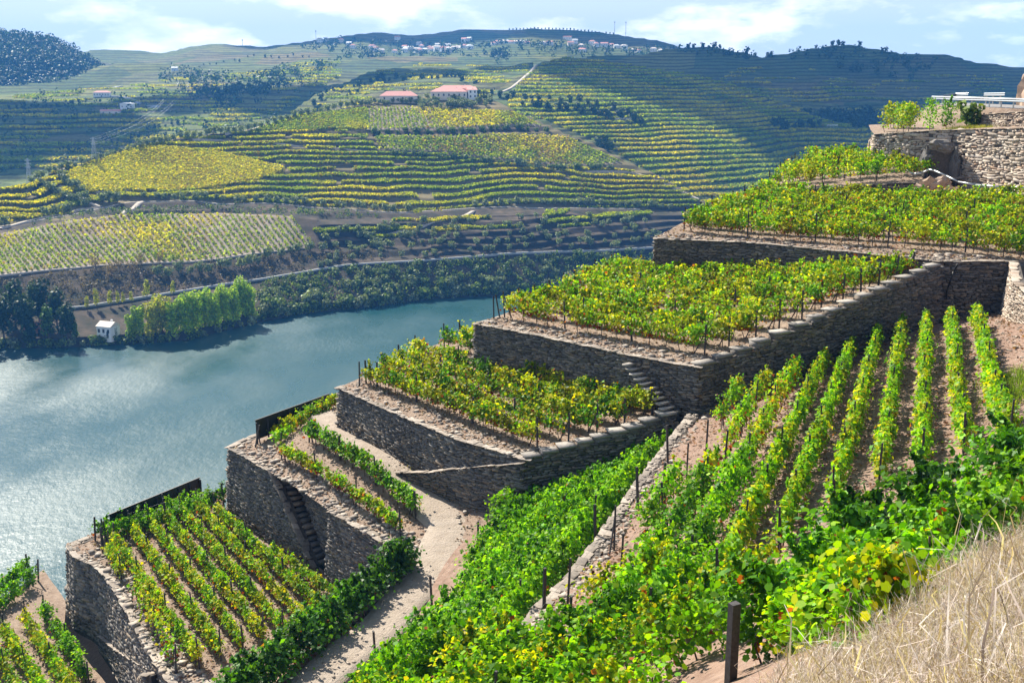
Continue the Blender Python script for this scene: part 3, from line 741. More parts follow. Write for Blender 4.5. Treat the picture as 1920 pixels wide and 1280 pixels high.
def row_plot(name, label, bottom, top, n, step, size, seed, skew=1.0, lushf=lambda u: 0.0):
    """a plot whose rows run up the slope: each row is a part of the plot"""
    o = thing(name, label, 'vineyard')
    b = np.array(bottom, float); t = np.array(top, float)
    db = np.r_[0, np.cumsum(np.hypot(*np.diff(b, axis=0).T))]; dt = np.r_[0, np.cumsum(np.hypot(*np.diff(t, axis=0).T))]
    for i in range(n):
        u = i / (n - 1); ub = u * db[-1]; ut = u ** skew * dt[-1]
        p0 = (np.interp(ub, db, b[:, 0]), np.interp(ub, db, b[:, 1])); p1 = (np.interp(ut, dt, t[:, 0]), np.interp(ut, dt, t[:, 1]))
        A = main.eval([p0[0], p1[0]], [p0[1], p1[1]]); L = np.linalg.norm(A[1] - A[0]); m = max(6, int(L / step))
        f = (np.arange(m) + rng.random(m) * 0.7) / m
        P = main.eval(p0[0] + (p1[0] - p0[0]) * f, p0[1] + (p1[1] - p0[1]) * f)
        lush = lushf(u); keep = rng.random(m) > (0.12 - 0.1 * lush); P = P[keep]
        v, kk, cc = vine_clumps(P, 4 + int(2 * lush), size * (1 + 0.35 * lush), tint(P, seed, 26.0, 0.5 * lush - 0.12), 0.95)
        link("vine_row", new_mesh("vine_row", v, k=kk, cols=cc, mats=(M_FVINE,)), o, kind='stuff')
    return o
row_plot("vineyard_plot", "striped vineyard plot with rows running up the slope above the river trees", [(-50, 524), (0, 517), (200, 497), (330, 487), (588, 465)], [(-70, 458), (0, 444), (130, 421), (230, 406), (400, 404), (545, 412)], 58, 0.7, 0.9, 21, 1.18, lambda u: float(np.exp(-((u - 0.60) / 0.09) ** 2)))
row_plot("vineyard_plot", "upper striped vineyard plot just below the winery", [(697, 242), (880, 239), (1013, 237)], [(697, 202), (800, 204), (965, 216)], 40, 0.8, 1.0, 33, 1.0, lambda u: float(np.clip(u * 2 - 0.3, 0, .9)))
row_plot("vineyard_plot", "lower striped vineyard plot, second below the winery", [(715, 275), (830, 282), (960, 299), (1120, 311), (1162, 304)], [(706, 253), (890, 255), (1040, 256), (1062, 257)], 46, 0.8, 1.0, 35, 1.1, lambda u: 0.5)

# ================================================================== near terraces
def xy(p): return (p[0], p[1])
Z0 = 100.0
# edges (x, y, z) from image pixels at assumed heights; z of the heights is relative to the eye in G()
A_F = [G(635, 727, -20), G(740, 775, -20), G(860, 825, -20), G(985, 862, -20)]
A_S = [G(985, 862, -20), G(1060, 841, -19.6), G(1130, 822, -19.2), G(1200, 800, -18.8), G(1268, 772, -18.2)]
B_F = [G(890, 608, -15.8), G(1000, 628, -15.8), G(1170, 664, -15.8), G(1250, 680, -15.8), G(1310, 690, -15.8)]
B_S = [G(1310, 690, -15.8), G(1400, 655, -15.2), G(1530, 600, -13.95), G(1640, 550, -12.9), G(1768, 495, -11.75)]
C_F = [G(1228, 448, -11.7), G(1400, 455, -11.7), G(1600, 474, -11.7), G(1760, 491, -11.7), G(1905, 491, -11.7)]
L2_F = [G(428, 838, -24.3), G(505, 884, -24.3), G(617, 957, -24.3), G(735, 1028, -24.3), G(800, 1066, -24.3)]
L1_F = [G(140, 1045, -29), G(172, 1058, -29), G(200, 1082, -29), G(235, 1140, -29), G(290, 1240, -29), G(345, 1320, -29)]
E_L = [G(1292, 780, -18.3), G(1215, 880, -18.3), G(1140, 985, -18.3), G(1070, 1080, -18.25), G(1000, 1150, -18.1), G(930, 1225, -18.0)]

def D(px, py, t): return tuple(float(c) for c in at_depth(px, py, np.float64(t)))

gA = TPS([(*xy(p), p[2]) for p in A_F] + [(p[0], p[1], p[2] - 0.25) for p in A_S[1:]] + [(-3.0, 71.5, Z0 - 19.0), (3.5, 66.0, Z0 - 19.2), (9.8, 60.6, Z0 - 18.3), (-3.5, 78.5, Z0 - 18.8)])
gB = TPS([(*xy(p), p[2]) for p in B_F] + [(p[0], p[1], p[2] - 0.25) for p in B_S[1:-1]] + [(10.5, 83.0, Z0 - 14.9), (20.0, 79.8, Z0 - 14.3), (26.5, 72.5, Z0 - 12.7), (9, 89, Z0 - 14.9)])
_cb = [D(1405, 371, 98), D(1600, 371, 96), D(1750, 376, 93), D(1920, 380, 87), (46, 84, Z0 - 9.0)]
gC = TPS([(*xy(p), p[2]) for p in C_F] + [(40, 70, Z0 - 11.6)] + _cb)
gD0 = TPS([D(1408, 360, 98.6), D(1560, 352, 97), D(1700, 343, 95.5), D(1750, 342, 95), D(1580, 297, 112), D(1640, 303, 104), D(1500, 325, 106)])
gD1 = TPS([D(1640, 252, 102), D(1790, 243, 97), D(1920, 240, 89), D(1700, 236, 108), D(1850, 238, 100)])
gL2 = TPS([(*xy(p), p[2]) for p in L2_F] + [G(850, 970, -23.75), G(800, 905, -23.3), G(745, 882, -22.95), G(660, 835, -22.9), G(600, 800, -23.0), G(610, 770, -23.0), (-3.3, 50.0, Z0 - 24.15), (-17.9, 72.2, Z0 - 24.3), (-13.8, 78.4, Z0 - 24.0), (-16.2, 71.0, Z0 - 24.0)])
def gL1(x, y): return np.zeros(np.broadcast(x, y).shape) + Z0 - 29.0
def gL0(x, y): return np.zeros(np.broadcast(x, y).shape) + Z0 - 33.5
gR = TPS([(10.5, 58.8, Z0 - 18.4), (6.6, 50.2, Z0 - 18.4), (2.4, 38.4, Z0 - 18.3), (0.5, 34.5, Z0 - 18.1), (13.8, 39.5, Z0 - 14.4), (19.5, 63.5, Z0 - 16.7), (27.5, 68.8, Z0 - 15.4), (33, 68.5, Z0 - 14.4),
          (21.5, 44, Z0 - 13.2), (7.1, 25, Z0 - 13.0), (4.2, 18.9, Z0 - 11.3), (7.3, 14.9, Z0 - 6.7), (4.3, 10.8, Z0 - 6.4), (0, 0, Z0 - 1.75), (6, 4, Z0 - 1.9), (0, 29.5, Z0 - 17.3), (-3, 20, Z0 - 15.0), (-3, 8, Z0 - 6.5),
          (15.5, 30.5, Z0 - 11.6), (14, 20, Z0 - 7.2), (30, 45, Z0 - 9.5), (38, 66, Z0 - 12.6), (25, 25, Z0 - 5.0), (14, 8, Z0 - 2.0)])
gS = TPS([(10, 58, Z0 - 19.9), (6, 50, Z0 - 19.5), (1.8, 38.4, Z0 - 19.1), (-0.5, 33, Z0 - 18.6), (-2.2, 28, Z0 - 18.0), (1.2, 57.5, Z0 - 23.5), (-2.0, 57.5, Z0 - 23.7), (-4, 48, Z0 - 24.1), (-6.8, 40.5, Z0 - 24.3), (6, 58.8, Z0 - 22.2), (-10, 30, Z0 - 23.6), (-9, 22, Z0 - 21.0)])

def ground(name, poly, zf, mat, res=0.55, rough=0.05, kind='structure', lift=0.0):
    """soil sheet: triangulated outline with uneven interior points"""
    poly = [tuple(p[:2]) for p in poly]
    P = []
    n = len(poly)
    for i in range(n):
        a = np.array(poly[i]); b = np.array(poly[(i + 1) % n]); m = max(1, int(np.linalg.norm(b - a) / (res * 1.5)))
        P += [tuple(a + (b - a) * j / m) for j in range(m)]
    m = len(P)
    xs = np.array([p[0] for p in P]); ys = np.array([p[1] for p in P])
    gx, gy = np.meshgrid(np.arange(xs.min(), xs.max(), res), np.arange(ys.min(), ys.max(), res))
    gx = gx.ravel() + rng.uniform(-.3, .3, gx.size) * res; gy = gy.ravel() + rng.uniform(-.3, .3, gy.size) * res
    k = inpoly(gx, gy, P)
    pts = P + list(zip(gx[k], gy[k]))
    r = delaunay_2d_cdt([Vector(p) for p in pts], [(i, (i + 1) % m) for i in range(m)], [], 1, 1e-4)
    V = np.array([(v[0], v[1]) for v in r[0]])
    z = zf(V[:, 0], V[:, 1]) + lift
    z = z + rough * (fbm(V[:, 0] * 1.1, V[:, 1] * 1.1, 5, 3) * 1.3 + rng.normal(size=len(V)) * 0.35)
    me = new_mesh(name, np.c_[V, z], [tuple(f) for f in r[2]], mats=(mat,), smooth=True)
    return link(name, me, kind=kind)

# polygons in plan
C_LEFT = [C_F[0], (13.5, 88.0, 0), D(1408, 366, 98)]
POLY_A = A_F + A_S[1:] + [(9.9, 61.8), (3.7, 66.6), (-2.0, 71.6), (-1.0, 79.0), (-4.8, 79.8), (-9.0, 74.0)]
POLY_B = B_F + B_S[1:] + [(24.3, 76.2), (20.5, 80.0), (11.2, 83.2), (13.8, 89.0), (10.2, 91.5), (3.5, 79.0)]
POLY_C = C_F + [(40, 70.5), (47, 84)] + [_cb[3], _cb[2], _cb[1], _cb[0]] + [(13.5, 88.0)]
POLY_D0 = [D(1408, 360, 98.6), D(1560, 352, 97), D(1700, 343, 95.5), D(1765, 341, 95), (41.5, 96.2), (36.0, 103.5), (33.5, 112.5), (27, 110)]
D1_F = [D(1630, 262, 108), D(1640, 252, 102), D(1710, 247, 99), D(1790, 243, 97), D(1920, 240, 89), D(2050, 236, 82)]
POLY_D1 = D1_F + [(60, 95), (47, 108), (37, 116)]
POLY_L2 = L2_F + [(-3.0, 52.5), (-0.5, 57.6), (1.2, 58.2), (-6.6, 66.0), (-10.8, 71.0), (-13, 78.5), (-16.5, 76.5)]
POLY_L1 = L1_F + [(-9.0, 47.5), (-7.6, 55.5), (-10.8, 60.3), (-15.5, 67.0), (-20.2, 72.0), (-20.6, 75.5), (-24.0, 72.8), (-28.6, 65.6)]
POLY_L0 = [(-33.0, 71.5), (-29.4, 66.5), (-28.0, 62.5), (-20.0, 52.5), (-15, 44), (-22, 30), (-40, 36), (-36.5, 52), (-34.6, 62)]
POLY_R = E_L[:6] + [(-4.5, 28.0), (-9, 18), (-8, 4), (0, -3), (20, -6), (34, 10), (40, 40), (46, 70), (38, 74.0), (34.1, 72.4), (28.2, 71.4), (23.0, 67.6), (18.2, 64.0), (12.8, 60.6)]
POLY_S = [(E_L[0][0] - 0.1, E_L[0][1] + 1.5)] + [(p[0] - 0.2, p[1]) for p in E_L] + [(-4.6, 28.0), (-9, 18), (-14, 22), (-11.5, 32), (-7.2, 40.0), (-4.8, 47.0), (-3.0, 53.0), (-0.8, 57.4), (1.0, 58.0), (9.0, 61.0)]
ground("terrace_ground", POLY_A, gA, M_SOIL)
ground("terrace_ground", POLY_B, gB, M_SOIL)
ground("terrace_ground", POLY_C, gC, M_SOIL)
ground("terrace_ground", POLY_D0, gD0, M_SOIL)
ground("terrace_ground", POLY_D1, gD1, M_SOIL, res=0.9)
ground("terrace_ground", POLY_L2, gL2, M_SOIL)
ground("terrace_ground", POLY_L1, gL1, M_SOIL)
ground("terrace_ground", POLY_L0, gL0, M_SOIL)
ground("slope_ground", POLY_R, gR, M_SOILD, res=0.8, rough=0.10)
ground("slope_ground", POLY_S, gS, M_SOILD, res=0.8, rough=0.08)

# dirt track: swept along its centre line
TRACK = [(-14.5, 24.0), (-11.0, 33.5), (-7.9, 41.1), (-6.4, 44.3), (-4.9, 48.4), (-3.5, 52.5), (-3.1, 56.6), (-4.7, 60.4), (-7.5, 64.3), (-10.6, 68.6), (-12.6, 73.5), (-13.0, 76.5)]
def track_mesh():
    q = along(TRACK, 90); d = np.gradient(q, axis=0); d /= np.linalg.norm(d, axis=1, keepdims=True); nn = np.stack([d[:, 1], -d[:, 0]], -1)
    V = []
    prof = [(-1.75, -0.25), (-1.6, 0.02), (-0.75, -0.03), (0, 0.05), (0.75, -0.03), (1.6, 0.02), (1.75, -0.25)]
    for w, dz in prof:
        hw = np.interp(q[:, 1], [40, 51, 57, 62, 68, 78], [0.68, 0.70, 1.0, 0.9, 0.85, 0.8])
        p = q + nn * (w * hw * (1.0 + 0.10 * np.sin(np.arange(90) * 0.7 + w)))[:, None]
        z = np.where(q[:, 1] < 52, Z0 - 24.15, gL2(q[:, 0], q[:, 1]))
        z = np.convolve(np.pad(z, 4, mode='edge'), np.ones(9) / 9, 'valid') + dz + 0.09
        V.append(np.c_[p, z])
    V = np.concatenate(V); i = np.arange(89)
    f = np.concatenate([np.stack([k * 90 + i, (k + 1) * 90 + i, (k + 1) * 90 + i + 1, k * 90 + i + 1], -1) for k in range(len(prof) - 1)])
    return new_mesh("dirt_track", V, f, mats=(M_ROADN,), smooth=True)
structure("dirt_track", track_mesh())
# bank between the track and the terrace below it
def strip(name, top, bot, mat, n=40, kind='structure', sag=0.0, rows=6):
    a = along(top, n); b = along(bot, n)
    ta = np.interp(np.linspace(0, 1, n), np.linspace(0, 1, len(top)), [p[2] for p in top]); tb = np.interp(np.linspace(0, 1, n), np.linspace(0, 1, len(bot)), [p[2] for p in bot])
    V = []
    for r in range(rows + 1):
        f = r / rows; p = a * (1 - f) + b * f
        z = ta * (1 - f) + tb * f - sag * math.sin(math.pi * f)
        V.append(np.c_[p, z + 0.15 * fbm(p[:, 0], p[:, 1], 4) * math.sin(math.pi * f)])
    V = np.concatenate(V); i = np.arange(n - 1)
    f = np.concatenate([np.stack([k * n + i, (k + 1) * n + i, (k + 1) * n + i + 1, k * n + i + 1], -1) for k in range(rows)])
    return link(name, new_mesh(name, V, f, mats=(mat,), smooth=True), kind=kind)
strip("earth_bank", [(-15.5, 22.0, Z0 - 24.2), (-12.6, 31.5, Z0 - 24.2), (-10.5, 38.5, Z0 - 24.2), (-8.5, 44.0, Z0 - 24.2), (-7.1, 49.3, Z0 - 24.2), (-6.0, 52.6, Z0 - 24.2)],
      [(-24, 26, Z0 - 29.1), (-20, 36, Z0 - 29.1), (-15, 45, Z0 - 29.1), (-11.5, 50, Z0 - 29.1), (-9.5, 54, Z0 - 29.1), (-8.0, 56.5, Z0 - 29.1)], M_SOILD)
strip("earth_bank", _cb[:4] + [(47, 84, Z0 - 9.0)], [(30, 112, Z0 - 9.3), (40, 108, Z0 - 8.8), (48, 103, Z0 - 8.4), (56, 96, Z0 - 8.6), (62, 90, Z0 - 8.6)], M_SOIL, n=40)
# the hillside falling from the terraces to the river
RIV = [(-75, 5, Z0 - 36), (-45, 34, Z0 - 34.5), (-36.2, 50, Z0 - 33.7), (-34.7, 62, Z0 - 33.7), (-33.2, 72, Z0 - 33.7), (-29.9, 66.3, Z0 - 33.9), (-24.2, 73.0, Z0 - 29.2), (-20.7, 75.8, Z0 - 29.2), (-17.2, 76.5, Z0 - 26), (-13.2, 78.8, Z0 - 23.2), (-9.2, 74.3, Z0 - 22), (-5.0, 80.0, Z0 - 19.2), (-1.2, 79.3, Z0 - 18.9), (3.3, 79.3, Z0 - 17.5),
       (10.0, 91.7, Z0 - 15.1), (13.3, 88.3, Z0 - 14.9), (21, 99, Z0 - 11), (27, 110.3, Z0 - 9.2), (33.7, 113, Z0 - 7.8), (38, 118, Z0 - 5.5), (52, 128, Z0 - 4), (80, 140, Z0 - 2), (140, 150, Z0 + 4), (260, 160, Z0 + 10)]
strip("hillside", RIV, [(-160, 60, -2), (-120, 85, -2), (-105, 100, -2), (-95, 110, -2), (-88, 118, -2), (-82, 124, -2), (-74, 132, -2), (-66, 140, -2), (-50, 152, -2), (-30, 168, -2), (0, 190, -2), (40, 215, -2), (90, 240, -2), (150, 260, -2), (260, 290, -2)], M_SOILD, n=120, rows=14, sag=6.0)
strip("hillside", [(46, 72, Z0 - 11.5), (40, 40, Z0 - 9.5), (34, 10, Z0 - 1.0), (20, -6, Z0 + 1.0), (-8, -6, Z0 - 2.5)], [(150, 110, Z0 + 28), (160, 40, Z0 + 35), (140, -30, Z0 + 35), (70, -90, Z0 + 30), (-10, -90, Z0 + 10)], M_SOILD, n=50, rows=12)

# ------------------------------------------------------------------ dry-stone walls
def stone_verts(j=0.20):
    b = np.array([(-.5, -.5, -.5), (.5, -.5, -.5), (.5, .5, -.5), (-.5, .5, -.5), (-.5, -.5, .5), (.5, -.5, .5), (.5, .5, .5), (-.5, .5, .5)])
    return b + rng.uniform(-j, j, (8, 3)) * np.array([1, 0.6, 1.0])
SV = [stone_verts() for _ in range(12)]
BF = np.array(BOXF)
_pool = {}
def stone_pool(mat):
    if mat.name not in _pool:
        _pool[mat.name] = [new_mesh("stone", SV[i], BF, mats=(mat,), rnd=random.random()) for i in range(12)]
    return _pool[mat.name]

def resample(path, ztop, zbot):
    P = np.array([p[:2] for p in path], float); s = np.r_[0, np.cumsum(np.linalg.norm(np.diff(P, axis=0), axis=1))]
    zt = np.array(ztop, float) if np.ndim(ztop) else np.full(len(P), ztop); zb = np.array(zbot, float) if np.ndim(zbot) else np.full(len(P), zbot)
    return P, s, zt, zb
def place_stones(parent, st, mat, limit=300, rest="stone_courses"):
    """st rows: x,y,z,len,depth,height,yaw,roll -> largest in view as parts, the rest joined"""
    st = np.array(st, float)
    if not len(st): return
    dist = np.linalg.norm(st[:, :3] - EYE, axis=1)
    order = np.argsort(-(st[:, 3] * st[:, 5] / dist ** 2))
    pool = stone_pool(mat)
    for i in order[:limit]:
        o = bpy.data.objects.new("stone", pool[random.randrange(12)])
        o.location = st[i, :3]; o.scale = (st[i, 3], st[i, 4], st[i, 5]); o.rotation_euler = (0, st[i, 7], st[i, 6])
        COL.objects.link(o); o.parent = parent
    r = st[order[limit:]]
    if len(r):
        k = rng.integers(0, 12, len(r)); b = np.array(SV)[k] * r[:, None, [3, 4, 5]]
        cr_, sr_ = np.cos(r[:, 7])[:, None], np.sin(r[:, 7])[:, None]
        x = b[..., 0] * cr_ + b[..., 2] * sr_; z = -b[..., 0] * sr_ + b[..., 2] * cr_; y = b[..., 1]
        cy, sy = np.cos(r[:, 6])[:, None], np.sin(r[:, 6])[:, None]
        V = np.stack([x * cy - y * sy + r[:, 0, None], x * sy + y * cy + r[:, 1, None], z + r[:, 2, None]], -1)
        f = (BF[None] + (np.arange(len(r)) * 8)[:, None, None]).reshape(-1, 4)
        me = new_mesh(rest, V.reshape(-1, 3), f, mats=(mat,), rnd=np.repeat(rng.random(len(r)), 8))
        link(rest, me, parent, kind='stuff')

def wall(label, path, ztop, zbot, side=1, batter=0.10, hs=(0.06, 0.17), ls=(0.16, 0.56), thick=0.55, coping=True, mat=None, cope=None, limit=300, cw=0.42):
    """side=+1: the face is to the right of the path direction"""
    mat = mat or M_STONE; cope = cope or M_COPE
    o = thing("stone_wall", label, 'wall')
    P, s, zt, zb = resample(path, ztop, zbot); L = s[-1]
    def pt(q): return np.array([np.interp(q, s, P[:, 0]), np.interp(q, s, P[:, 1])])
    def nrm(q):
        d = pt(min(L, q + 0.4)) - pt(max(0, q - 0.4)); d /= np.linalg.norm(d) + 1e-9
        return np.array([d[1], -d[0]]) * side
    # core behind the facing
    m = max(2, int(L / 0.6)); qs = np.linspace(0, L, m + 1); V = []
    for q in qs:
        p, n, t, b = pt(q), nrm(q), np.interp(q, s, zt), np.interp(q, s, zb)
        f0 = p - n * 0.07; f1 = p + n * (batter * (t - b) - 0.07); bk = p - n * thick
        V += [(*f0, t - 0.04), (*f1, b - 0.4), (*bk, t - 0.04), (*bk, b - 0.4)]
    f = []
    for i in range(m):
        a = i * 4; c = a + 4
        f += [(a, a + 1, c + 1, c), (a, c, c + 2, a + 2), (a + 2, c + 2, c + 3, a + 3)]
    f += [(0, 2, 3, 1), (m * 4, m * 4 + 1, m * 4 + 3, m * 4 + 2)]
    link("wall_core", new_mesh("wall_core", V, f, mats=(M_BACK,)), o)
    st = []
    z = zb.min() - 0.1; ph = random.uniform(0, 6.28)
    while z < zt.max():
        h = random.uniform(*hs) * (1.25 if random.random() < 0.1 else 1); q = random.uniform(-0.3, 0.1)
        while q < L:
            l_ = random.uniform(*ls) * (0.7 + 0.6 * (h - hs[0]) / (hs[1] - hs[0] + 1e-6)); c = q + l_ / 2
            if 0 <= c <= L:
                t, b = np.interp(c, s, zt), np.interp(c, s, zb); zc = z + h / 2 + 0.09 * math.sin(c * 0.9 + ph) + 0.05 * math.sin(c * 2.3 + z)
                if b - 0.15 < zc < t - (0.10 if coping else 0.02) and random.random() > 0.03:
                    p, n = pt(c), nrm(c)
                    off = batter * (t - zc) + random.uniform(-0.05, 0.045)
                    d2 = np.array([-n[1], n[0]])
                    st.append((*(p + n * (off - 0.10)), zc + random.uniform(-.015, .015), l_ * 1.0 - 0.015, 0.26, h - 0.012, math.atan2(d2[1], d2[0]) + random.uniform(-.10, .10), random.gauss(0, .11)))
            q += l_ * random.uniform(0.9, 1.08)
        z += h
    place_stones(o, st, mat, limit)
    if coping:
        cs = []; q = 0.0
        while q < L:
            l_ = random.uniform(0.25, 0.75); c = min(L, q + l_ / 2); p, n, t = pt(c), nrm(c), np.interp(c, s, zt)
            w = cw * random.uniform(0.75, 1.25); yaw = math.atan2(-n[0], n[1])
            slp = (np.interp(min(L, c + .1), s, zt) - np.interp(max(0, c - .1), s, zt)) / 0.2; slp = 0.0 if abs(slp) > 3 else slp
            cs.append((*(p - n * (w / 2 - 0.10 + random.uniform(-.05, .05))), t - 0.02 + random.uniform(-.02, .03), l_ * 0.98 * math.hypot(1, slp), w, random.uniform(.04, .09), yaw + random.uniform(-.1, .1) * (0.3 if abs(slp) > .3 else 1), math.atan(slp) + random.uniform(-.03, .03)))
            q += l_
        place_stones(o, cs, cope, 120, "coping_stones")
    return o

def zoff(path, dz): return [p[2] + dz for p in path]
inward = lambda path, d: path
wall("retaining wall holding the terrace with slab stairs, above the short vine block", B_F, zoff(B_F, 0.05), [Z0 - 19.1, Z0 - 19.3, Z0 - 19.6, Z0 - 19.0, Z0 - 18.6])
wall("long dark retaining wall under the broad terrace, left of the long side stairway", C_F[:4], zoff(C_F[:4], 0.05), [Z0 - 15.3, Z0 - 14.9, Z0 - 14.0, Z0 - 15.2])
wall("dark wall with a black hose hanging down it, below the broad terrace", C_F[3:], zoff(C_F[3:], 0.05), [Z0 - 15.9, Z0 - 14.9], side=1)
wall("retaining wall beside the dirt track bend, under the short vine block", A_F, zoff(A_F, 0.05), [Z0 - 23.6, Z0 - 23.6, Z0 - 24.0, Z0 - 24.3])
rA = [G(745, 883, -22.85), G(800, 884, -22.3), G(880, 875, -21.3), G(985, 866, -20.1)]
_n = np.array([-0.70, -0.71])
rA = [(p[0] + 0.15 * (-.75), p[1] + 0.15 * (-.66), p[2]) for p in rA]
wall("low ramp wall rising from the dirt track to the stepped side wall", rA, zoff(rA, 0.0), [Z0 - 23.6, Z0 - 23.9, Z0 - 24.1, Z0 - 24.4], thick=0.4, cw=0.4)
wall("stepped side wall under the slab steps, facing the vine slope", A_S, zoff(A_S, -0.12), [Z0 - 24.3, Z0 - 23.8, Z0 - 23.2, Z0 - 22.2, Z0 - 20.6], coping=False)
wall("tall side wall carrying the long stairway up to the broad terrace", B_S, zoff(B_S, -0.12), [Z0 - 18.8, Z0 - 18.4, Z0 - 17.3, Z0 - 16.4, Z0 - 15.9], coping=False)
# terrace beside the upper board: outer wall, recess with stair, outer wall again
p_a, p_b = L2_F[0], L2_F[1]
_d = np.array(xy(L2_F[2])) - np.array(xy(p_b)); _d /= np.linalg.norm(_d); _in = np.array([-_d[1], _d[0]])
if _in[1] < 0: _in = -_in
p_c = tuple(np.array(xy(p_b)) + _d * 5.4)
wall("corner retaining wall beside the upper black board with a sloping top", [p_a, p_b, (p_c[0], p_c[1])], [Z0 - 24.25, Z0 - 24.25, Z0 - 28.7], Z0 - 29.2)
i0 = np.array(xy(p_b)) + _in * 1.6 - _d * 0.8; i1 = np.array(xy(L2_F[2])) + _in * 1.5
wall("recessed wall behind the narrow stair under the track-side vines", [tuple(i0), tuple(i1)], Z0 - 24.25, Z0 - 29.2)
wall("right half of the retaining wall below the track-side vines, beyond the recess", [tuple(i1), L2_F[2], L2_F[3], L2_F[4]], Z0 - 24.25, Z0 - 29.2)
wall("curved retaining wall beside the lower black board", [(-25.8, 69.2), (-28.5, 65.4)] + L1_F, Z0 - 28.95, Z0 - 33.6, hs=(0.10, 0.22))
r1 = [G(186, 1192, -33.0), G(215, 1215, -32.3), G(250, 1236, -31.2), G(288, 1258, -29.6), (L1_F[4][0] - 0.3, L1_F[4][1] - 0.9, Z0 - 29.2)]
wall("low ramp wall at the bottom left, at the foot of the curved wall", r1, zoff(r1, 0.0), Z0 - 33.8, thick=0.4, cw=0.4)
wall("pale ledge wall dropping diagonally between the two steep vine plots", [(p[0], p[1]) for p in E_L], zoff(E_L, 0.1), zoff(E_L, -1.2), side=1, cw=0.42, cope=M_COPE)
wall("low mossy wall under the small triangular vine terrace", POLY_D0[:4], [p[2] + 0.03 for p in POLY_D0[:4]], [p[2] - 1.1 for p in POLY_D0[:4]], hs=(0.08, 0.18))
wall("tall pale stone wall below the guardrail at upper right", [D1_F[3], D1_F[4], D1_F[5]], [p[2] for p in D1_F[3:]], [Z0 - 9.1, Z0 - 9.2, Z0 - 9.4], mat=M_PALE, cope=M_PALE, hs=(0.13, 0.30), ls=(0.35, 0.95))
wall("rusty-topped stone wall left of the rock niche at upper right", D1_F[:4], [p[2] for p in D1_F[:4]], [Z0 - 8.3, Z0 - 8.3, Z0 - 8.7, Z0 - 9.1], mat=M_PALE, cope=M_COPE, hs=(0.13, 0.28))
U_F = [D(1832, 216, 101), D(1880, 212, 97.5), D(1930, 208, 94), D(2060, 202, 87)]
wall("short upper stone wall directly under the guardrail", U_F, zoff(U_F, 0), [p[2] - 2.2 for p in U_F], mat=M_PALE, cope=M_PALE)
RW = [D(1894, 492, 73.2), D(1900, 555, 66), (29.2, 60.0, Z0 - 12.6)]
wall("sunlit wall end at the right edge, beside the bare dirt slope", [RW[0], RW[1], RW[2]], [Z0 - 11.7, Z0 - 11.8, Z0 - 12.0], [Z0 - 15.2, Z0 - 15.0, Z0 - 14.8], side=1, mat=M_PALE, cope=M_PALE)
wall("short return wall closing the river end of the slab-stair terrace", [(4.5, 80.5), B_F[0]], Z0 - 15.75, Z0 - 19.2, limit=60)
wall("return wall closing the river end of the short vine block", [(-8.8, 74.5), A_F[0]], Z0 - 19.95, Z0 - 23.6, limit=60)
wall("return wall closing the river end of the broad terrace", [(13.2, 88.0), C_F[0]], Z0 - 11.65, Z0 - 15.4, limit=60)
wall("return wall at the river end below the upper black board", [(-16.8, 76.4), L2_F[0]], Z0 - 24.25, Z0 - 29.2, limit=60)

# ------------------------------------------------------------------ slab stairs
def slab(dx, dy, dz, mat=None):
    v = (stone_verts(0.05) * np.array([dx, dy, dz]))
    return new_mesh("step", v, BF, mats=(mat or M_SLAB,), rnd=random.random())
def stairs(label, pts, n, size, rz=None, lift=0.0, blocks=False, mat=None):
    o = thing("stone_stairs", label, 'stairs')
    P = np.array(pts, float); d = np.r_[0, np.cumsum(np.linalg.norm(np.diff(P[:, :2], axis=0), axis=1))]
    for i in range(n):
        q = (i + 0.5) / n * d[-1]; c = [np.interp(q, d, P[:, k]) for k in range(3)]
        e = [np.interp(min(d[-1], q + .3), d, P[:, k]) - np.interp(max(0, q - .3), d, P[:, k]) for k in range(2)]
        if blocks:
            bl = link("riser_block", new_mesh("riser_block", stone_verts(0.04) * np.array([size[0] * .9, size[1] * .82, 0.42]), BF, mats=(M_STONE,), rnd=random.random()), o)
            bl.location = (c[0], c[1], c[2] + lift - 0.24); bl.rotation_euler = (0, 0, math.atan2(e[1], e[0]))
        st = link("step", slab(size[0] * random.uniform(.88, 1.12), size[1] * random.uniform(.9, 1.1), size[2] * random.uniform(.85, 1.2), mat), o)
        st.location = (c[0], c[1], c[2] + lift); st.rotation_euler = (random.uniform(-.02, .02), random.uniform(-.02, .02), math.atan2(e[1], e[0]) + random.uniform(-.05, .05))
    return o
def shift(pts, dx, dy): return [(p[0] + dx, p[1] + dy, p[2]) for p in pts]
stairs("long flight of flat slab steps climbing to the broad terrace", shift(B_S, -0.2, 0.3), 15, (1.1, 0.8, 0.10), lift=0.06, blocks=True)
stairs("flight of slab steps along the short vine block's edge", shift(A_S, -0.15, 0.3), 9, (1.0, 0.8, 0.10), lift=0.06, blocks=True)
t0, t1 = G(1185, 676, -16.1), G(1268, 776, -18.4)
stairs("steep slab steps jutting from the wall between two vine terraces", [(t0[0] - .28, t0[1] - .28, t0[2]), (t1[0] - .2, t1[1] - .25, t1[2])], 11, (0.42, 0.95, 0.10))
q0 = np.array(xy(p_b)) + _in * 0.95; q1 = np.array([p_c[0], p_c[1]]) + _in * 0.95
stairs("narrow dark stair hidden in the wall recess below the track-side vines", [(*q0, Z0 - 24.6), (*q1, Z0 - 28.9)], 16, (0.42, 0.85, 0.22), mat=M_STONE)  # darker stone than the other flights: recess shade put into the colour

